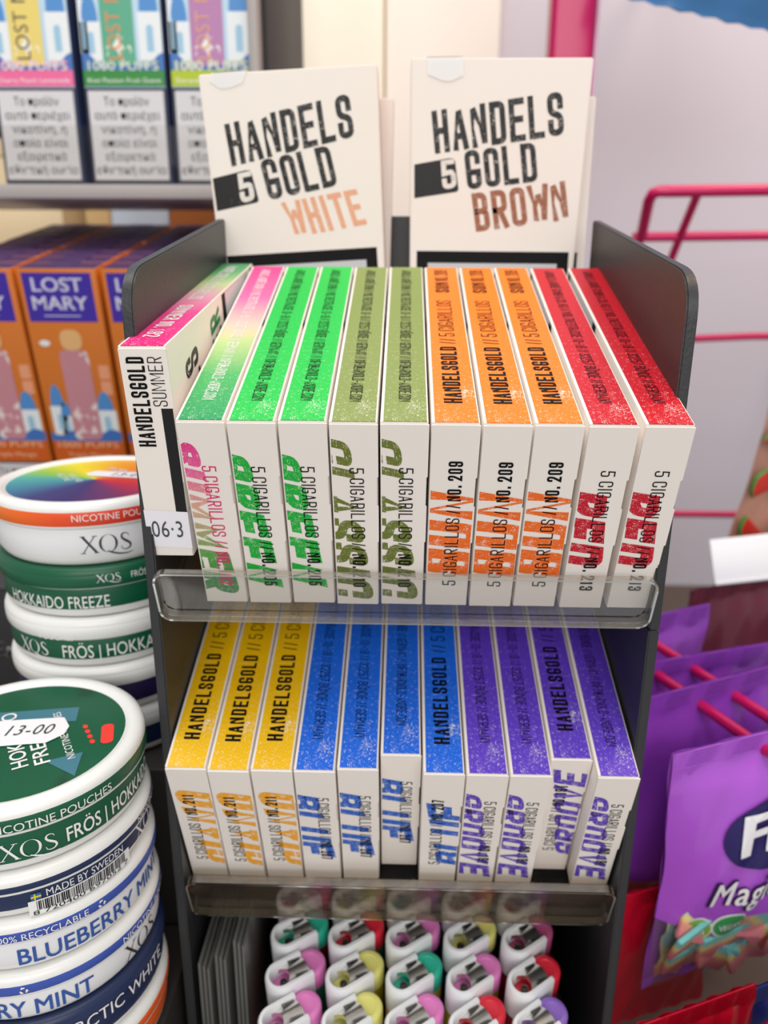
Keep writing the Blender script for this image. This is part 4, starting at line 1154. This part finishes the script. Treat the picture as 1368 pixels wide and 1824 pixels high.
rod('rail', [(.150, .360, .2655), (.24, .360, .2700), (.40, .360, .2720)], .0026)
for x in (.1738,): rod('bar', [(x - .0025, ty, tz), (x, by, bz), (x + .001, .357, .3100), (x + .001, .360, .285), (x + .001, .360, .264)], .0027)
rod('bar', [(.36, .360, .2720), (.36, .5595, .2720)], .0027); rod('bar', [(.38, by, bz + .0028), (.38, .5595, bz + .003)], .0027)
rod('bar', [(.1494, by, bz), (.1500, .357, .3100), (.1505, .360, .285), (.1505, .360, .264)], .0027)
rod('rail', [(.02, .3605, .1400), (.24, .3605, .1400), (.40, .3605, .1400)], .0026)
rod('rail', [(.385, .3605, .003), (.385, .3605, .36)], .0034)
BA = radians(22)
pd = Vector((sin(BA), -cos(BA), 0)); px_ = Vector((cos(BA), sin(BA), 0))
TL = Vector((.0919, .030, .1580))
def peg_pair(mid, z, L0, L1):
    for s in (-.009, .009):
        p = mid + px_ * s
        b = p - pd * L1; f = p + pd * L0
        k = (.3585 - p.y) / pd.y; b = p + pd * k
        rod('peg', [(b.x, b.y, z - .002), (p.x, p.y, z), (f.x, f.y, z + .003), (f.x + pd.x * .004, f.y + pd.y * .004, z + .008)], .0022)

# ------------------------------------------------------------------ sweet bags
CLEAR = clear_mat('clear_film', '#fbf9f9', .018, .07, '#f0e4e4', .15)
def film(name, hexc, rough=.28): return mat('film_' + name, hexc, rough, coat=.3, bump=.5, bscale=55)
def belt_mat():
    if 'sugar_belt' in _M: return _M['sugar_belt']
    m = mat('sugar_belt', '#f09090', .75, bump=.6, bscale=1800); nt = m.node_tree; p = nt.nodes['Principled BSDF']
    tc = nt.nodes.new('ShaderNodeTexCoord'); s = nt.nodes.new('ShaderNodeSeparateXYZ'); cr = nt.nodes.new('ShaderNodeValToRGB'); cr.color_ramp.interpolation = 'EASE'
    nt.links.new(tc.outputs['Object'], s.inputs[0]); nt.links.new(_math(nt, 'ADD', _math(nt, 'MULTIPLY', s.outputs[1], 80), .5), cr.inputs[0])
    E_ = cr.color_ramp.elements; E_.new(.5); E_.new(.75)
    for e, (q, c) in zip(E_, ((.1, '#f58f9a'), (.42, '#f4a090'), (.62, '#f2e08a'), (.88, '#7fd3cf'))): e.position = q; e.color = lin(c)
    nt.links.new(cr.outputs[0], p.inputs['Base Color']); return m
def pieces_mat():
    if 'sugar_pieces' in _M: return _M['sugar_pieces']
    m = mat('sugar_pieces', '#f09090', .8, bump=.6, bscale=900); nt = m.node_tree; p = nt.nodes['Principled BSDF']
    tc = nt.nodes.new('ShaderNodeTexCoord'); n = nt.nodes.new('ShaderNodeTexNoise'); n.inputs['Scale'].default_value = 60; n.inputs['Detail'].default_value = 1
    cr = nt.nodes.new('ShaderNodeValToRGB'); nt.links.new(tc.outputs['Object'], n.inputs['Vector']); nt.links.new(n.outputs['Fac'], cr.inputs[0])
    E_ = cr.color_ramp.elements; E_.new(.5); E_.new(.6)
    for e, (q, c) in zip(E_, ((.35, '#f29aa8'), (.5, '#f0a294'), (.58, '#f0dd96'), (.66, '#8fd4cf'))): e.position = q; e.color = lin(c)
    nt.links.new(cr.outputs[0], p.inputs['Base Color']); return m
def bag(label, tl, a, W, H, top, split, bulge=.011, roll=0, name='sweet_bag', group='bags on the pink rack', bot=None, belts=0, seed=1, zig=False):
    """pillow bag hanging by its flat top strip; top: film above the split line, bot: below it"""
    rd = random.Random(seed)
    t = thing(name, label, 'bag', tl, (0, roll, a), group)
    nu, nv = 22, 30
    k0 = 9
    ph = rd.uniform(0, 6)
    def shape(u, v, side):
        b = max(0, sin(pi * min(max((u - .02) / .96, 0), 1))) ** .55 * max(0, sin(pi * min(max((v - .05) / .85, 0), 1))) ** .5
        wr_ = .0010 * sin(14 * u + 5 * v + ph) * sin(9 * v - 3 * u + ph) * b + .0006 * sin(31 * u - 17 * v + ph)
        nar = 1 - .05 * sin(pi * min(max((v - .05) / .85, 0), 1))
        return Vector(((u - .5) * W * nar + W / 2, side * (bulge * b + .0003) + (wr_ if side < 0 else -wr_), -H * (1 - v)))
    def vrow(u, k):
        c = split(u)
        return c * k / k0 if k <= k0 else c + (1 - c) * (k - k0) / (nv - k0)
    for nm, side, k_a, k_b, m in (('front_film', -1, k0, nv, top), ('window', -1, 0, k0, bot or top), ('back_film', 1, 0, nv, top)):
        bm = bmesh.new()
        g = []
        for k in range(k_a, k_b + 1):
            row = []
            for i in range(nu + 1):
                u = i / nu; p = shape(u, vrow(u, k), side)
                if zig and k == 0: p.z += .0012 * (i % 2)
                row.append(bm.verts.new(p))
            g.append(row)
        for r0, r1 in zip(g, g[1:]):
            for i in range(nu): bm.faces.new((r0[i], r0[i + 1], r1[i + 1], r1[i]))
        obj(nm, bm, m, t, 60)
    bm = bmesh.new()     # crimped seal along the top
    for j in range(7):
        z1 = -.0004 - j * .0010
        vs = []
        tube(bm, [(.0006, -.0005, z1), (W / 2, -.0006, z1), (W - .0006, -.0005, z1)], .00035, 6)
    obj('top_seal', bm, top, t, 60)
    if belts:
        bm = bmesh.new(); g = []
        for k in range(9):
            g.append([])
            for i in range(19):
                u = .05 + .9 * i / 18; v = .035 + (split(u) - .01) * k / 8
                p = shape(u, v, -1); g[-1].append(bm.verts.new((p.x, p.y * .30 + .0012 * sin(i * 2.3 + k * 1.7), p.z)))
        for r0, r1 in zip(g, g[1:]):
            for i in range(18): bm.faces.new((r0[i], r0[i + 1], r1[i + 1], r1[i]))
        tag(obj('sugar_pieces', bm, pieces_mat(), t, 60), kind='stuff')
        for j in range(belts):
            bm = bmesh.new(); L_ = rd.uniform(.024, .034)
            box(bm, (-L_ / 2, -.0065, -.0011), (L_ / 2, .0065, .0011), .0007)
            for v in bm.verts: v.co.z += .0012 * sin(v.co.x * 160 + j)
            o = obj('sugar_belt', bm, belt_mat(), t, 40)
            o.location = (W * rd.uniform(.17, .83), -bulge * rd.uniform(.0, .55), -H * (1 - rd.uniform(.09, .27)))
            o.rotation_euler = (radians(90) + rd.uniform(-.35, .35), rd.uniform(-.8, .8), rd.uniform(-.3, .3))
    return t, shape
MAG = film('magenta_purple', '#b05ad6'); PURP = film('purple', '#8a3cb4')
spl = lambda u: .285 + .25 * max(0, .14 - u) + .05 * max(0, u - .3)
BW, BH = .100, .1035
b1, shp = bag('bright purple sweet bag with oval logo, nearest on the pegs', TL, BA, BW, BH, MAG, spl, bot=CLEAR, belts=30, seed=3)
def on_bag(t, shp, polys, m, name, lift):
    bm = bmesh.new()
    def fn(v):
        p = shp(v.x, v.y, -1); return p + Vector((0, -lift, 0))
    emit(bm, polys, fn); return obj(name, bm, m, t)
def uvtext(tw, u, v, cap, ang, width):
    polys, w = tw; c, s = cos(ang), sin(ang); sx = width / w
    return [[Vector((u + (q.x * sx * c - q.y * cap * s) / BW, v + (q.x * sx * s + q.y * cap * c) / BH)) for q in p] for p in polys]
def ring_tri(p):
    c = sum(p, Vector((0, 0))) / len(p); out = []
    for i in range(len(p)):
        a, b = p[i - 1], p[i]
        for k in range(6):
            q = [c.lerp(a, k / 6), c.lerp(a, (k + 1) / 6), c.lerp(b, (k + 1) / 6), c.lerp(b, k / 6)]
            out.append(q[:3] if k == 0 else q)
    return out
def _old(p):      # fan so that the shape follows the bulge
    c = sum(p, Vector((0, 0))) / len(p); out = []
    for i in range(len(p)):
        a, b = p[i - 1], p[i]; m1, m2 = c.lerp(a, .5), c.lerp(b, .5)
        out += [[c, m1, m2], [m1, a, b, m2]]
    return out
NV = mat('logo_navy', '#231a5e', .35); LW_ = mat('logo_white', '#f2f2f6', .35)
el = on_bag(b1, shp, ring_tri(ell(.43, .66, .235, .135, .12)), NV, 'logo_oval', .0010)
on_bag(b1, shp, uvtext(font_text('Fini', .06, 1.0, .15), .265, .595, .0150, .05, .034), LW_, 'logo_lettering', .0016)
on_bag(b1, shp, uvtext(font_text('Magic', .06, 1.05, .25), .165, .385, .0112, .02, .0300), mat('title_shadow', '#3a2560', .4), 'title_outline', .0008)
on_bag(b1, shp, uvtext(font_text('Magic', .02, 1.12, .25), .170, .39, .0106, .02, .0290), LW_, 'title_lettering', .0014)
on_bag(b1, shp, uvtext(font_text('SOUR BELTS', .02, 1.05, .25), .50, .395, .0085, .02, .034), LW_, 'title_lettering', .0014)
for uu, vv, hx, tx, an in ((.135, .280, '#8fbf3a', 'SOUR', -.05), (.275, .290, '#3fa65c', 'VEGAN', .15)):
    bd = on_bag(b1, shp, ring_tri(ell(uu, vv, .074, .055, an)), LW_, 'badge', .0007)
    on_bag(b1, shp, ring_tri(ell(uu, vv, .066, .046, an)), mat('badge_' + hx[1:], hx, .4), 'badge', .0010)
    on_bag(b1, shp, uvtext(font_text(tx, .02), uu - .045, vv - .02, .0026, an, .0090), LW_, 'badge_lettering', .0013)
for i, (lab, dz) in enumerate((('purple sweet bag hanging just behind the bright one with the logo', .002), ('purple sweet bag, third from the front on the pegs', -.001), ('purple sweet bag, fourth from the front on the pegs', .001))):
    p = TL - pd * (.030 * (i + 1)) + Vector((0, 0, dz))
    bag(lab, p, BA + (.05, -.06, .03)[i], BW, BH + (.012 if i == 0 else 0), PURP, spl, bot=CLEAR, belts=6 if i == 0 else 0, seed=11 + i, bulge=.010)
bag('dark maroon bag hanging behind the purple sweet bags', Vector((.1600, .205, .1440)), BA + .1, .095, .12, film('maroon', '#5e1030'), spl, seed=31, bulge=.010)
mid = TL + px_ * BW / 2
peg_pair(mid, .1580 - .0075, .016, .3)
# red and blue bags on the peg below
RED = film('red', '#d01030'); BLU = film('royal_blue', '#1b3a94')
rsp = lambda u: .80 - .10 * max(0, u - .35)
for i, (lab, tl, aa, ro) in enumerate((('red topped bag under the bright purple sweet bag', Vector((.0775, -.0080, .0830)), .30, -.10), ('red topped bag nearest the camera at the lower right', Vector((.0800, -.0330, .1010)), .30, -.14), ('red topped bag low against the rack side', Vector((.0768, .0400, .0860)), .30, -.05))):
    bag(lab, tl, aa, (.044, .062, .05)[i], .066, RED, rsp, bot=BLU if i < 2 else RED, seed=41 + i, bulge=(.0045, .0045, .0025)[i], roll=ro, group='red topped bags on the lower pegs')
bag('royal blue bag beside the red topped bag under the sweet bags', Vector((.1180, .0080, .0800)), .30, .07, .066, BLU, lambda u: .5, seed=47, bulge=.0045, roll=-.12, group='red topped bags on the lower pegs')
# blurred bag of fruit sweets, price card, and the blue bag above
fr_t, _ = bag('clear bag of red and green fruit sweets at the right', Vector((.2030, .235, .2560)), .10, .085, .095, film('peach', '#d9a58c'), lambda u: .93, bot=CLEAR, bulge=.012, roll=.16, seed=51)
rd = random.Random(5)
for k in range(12):
    bm = bmesh.new(); n = 12
    prism(bm, [Vector((.0115 * cos(pi * j / n), .0115 * sin(pi * j / n))) for j in range(n + 1)], -.0015, .0015, bev=.0005); 
    for f in bm.faces:
        if f.calc_center_median().xy.length > .0095: f.material_index = 1
    o = obj('fruit_slice', bm, [mat('jelly_red', '#c02418', .35, coat=.3), mat('jelly_green', '#3f8a3a', .35, coat=.3)], fr_t, 40)
    o.location = (.012 + .02 * (k % 4), -.006, -.082 + .024 * (k // 4)); o.rotation_euler = (radians(90), rd.uniform(0, 6), rd.uniform(-.3, .3))
pc = thing('price_card', 'white price card above the maroon bag', 'card', (.1665, .1900, .1545), (-.35, -.09, .1))
bm = bmesh.new(); box(bm, (0, 0, 0), (.058, .0012, .0235), .0004); obj('card', bm, mat('card_white', '#eef0f6', .4), pc, 35)
bm = bmesh.new(); box(bm, (0, -.0006, -.001), (.058, .0018, .0006), .0003); obj('holder_rail', bm, mat('holder_clear', '#d8dae2', .3), pc, 35)
bb, _ = bag('blue plastic bag hanging at the top right corner', Vector((.1330, .300, .5760)), 0, .15, .120, film('sky_blue', '#3c79b4', .2), lambda u: .5, bulge=.010, roll=.20, seed=61, zig=True, group='hanging bags')
hk = thing('wall_hook', 'pink hook on the wall holding the blue bag', 'hook', (0, 0, 0))
rod('hook_arm', [(.2050, .5580, .556), (.2050, .30, .553), (.2050, .285, .560)], .0022, hk)
bm = bmesh.new(); box(bm, (.195, .5570, .545), (.215, .5598, .567), .0006); obj('hook_plate', bm, PINK, hk, 35)
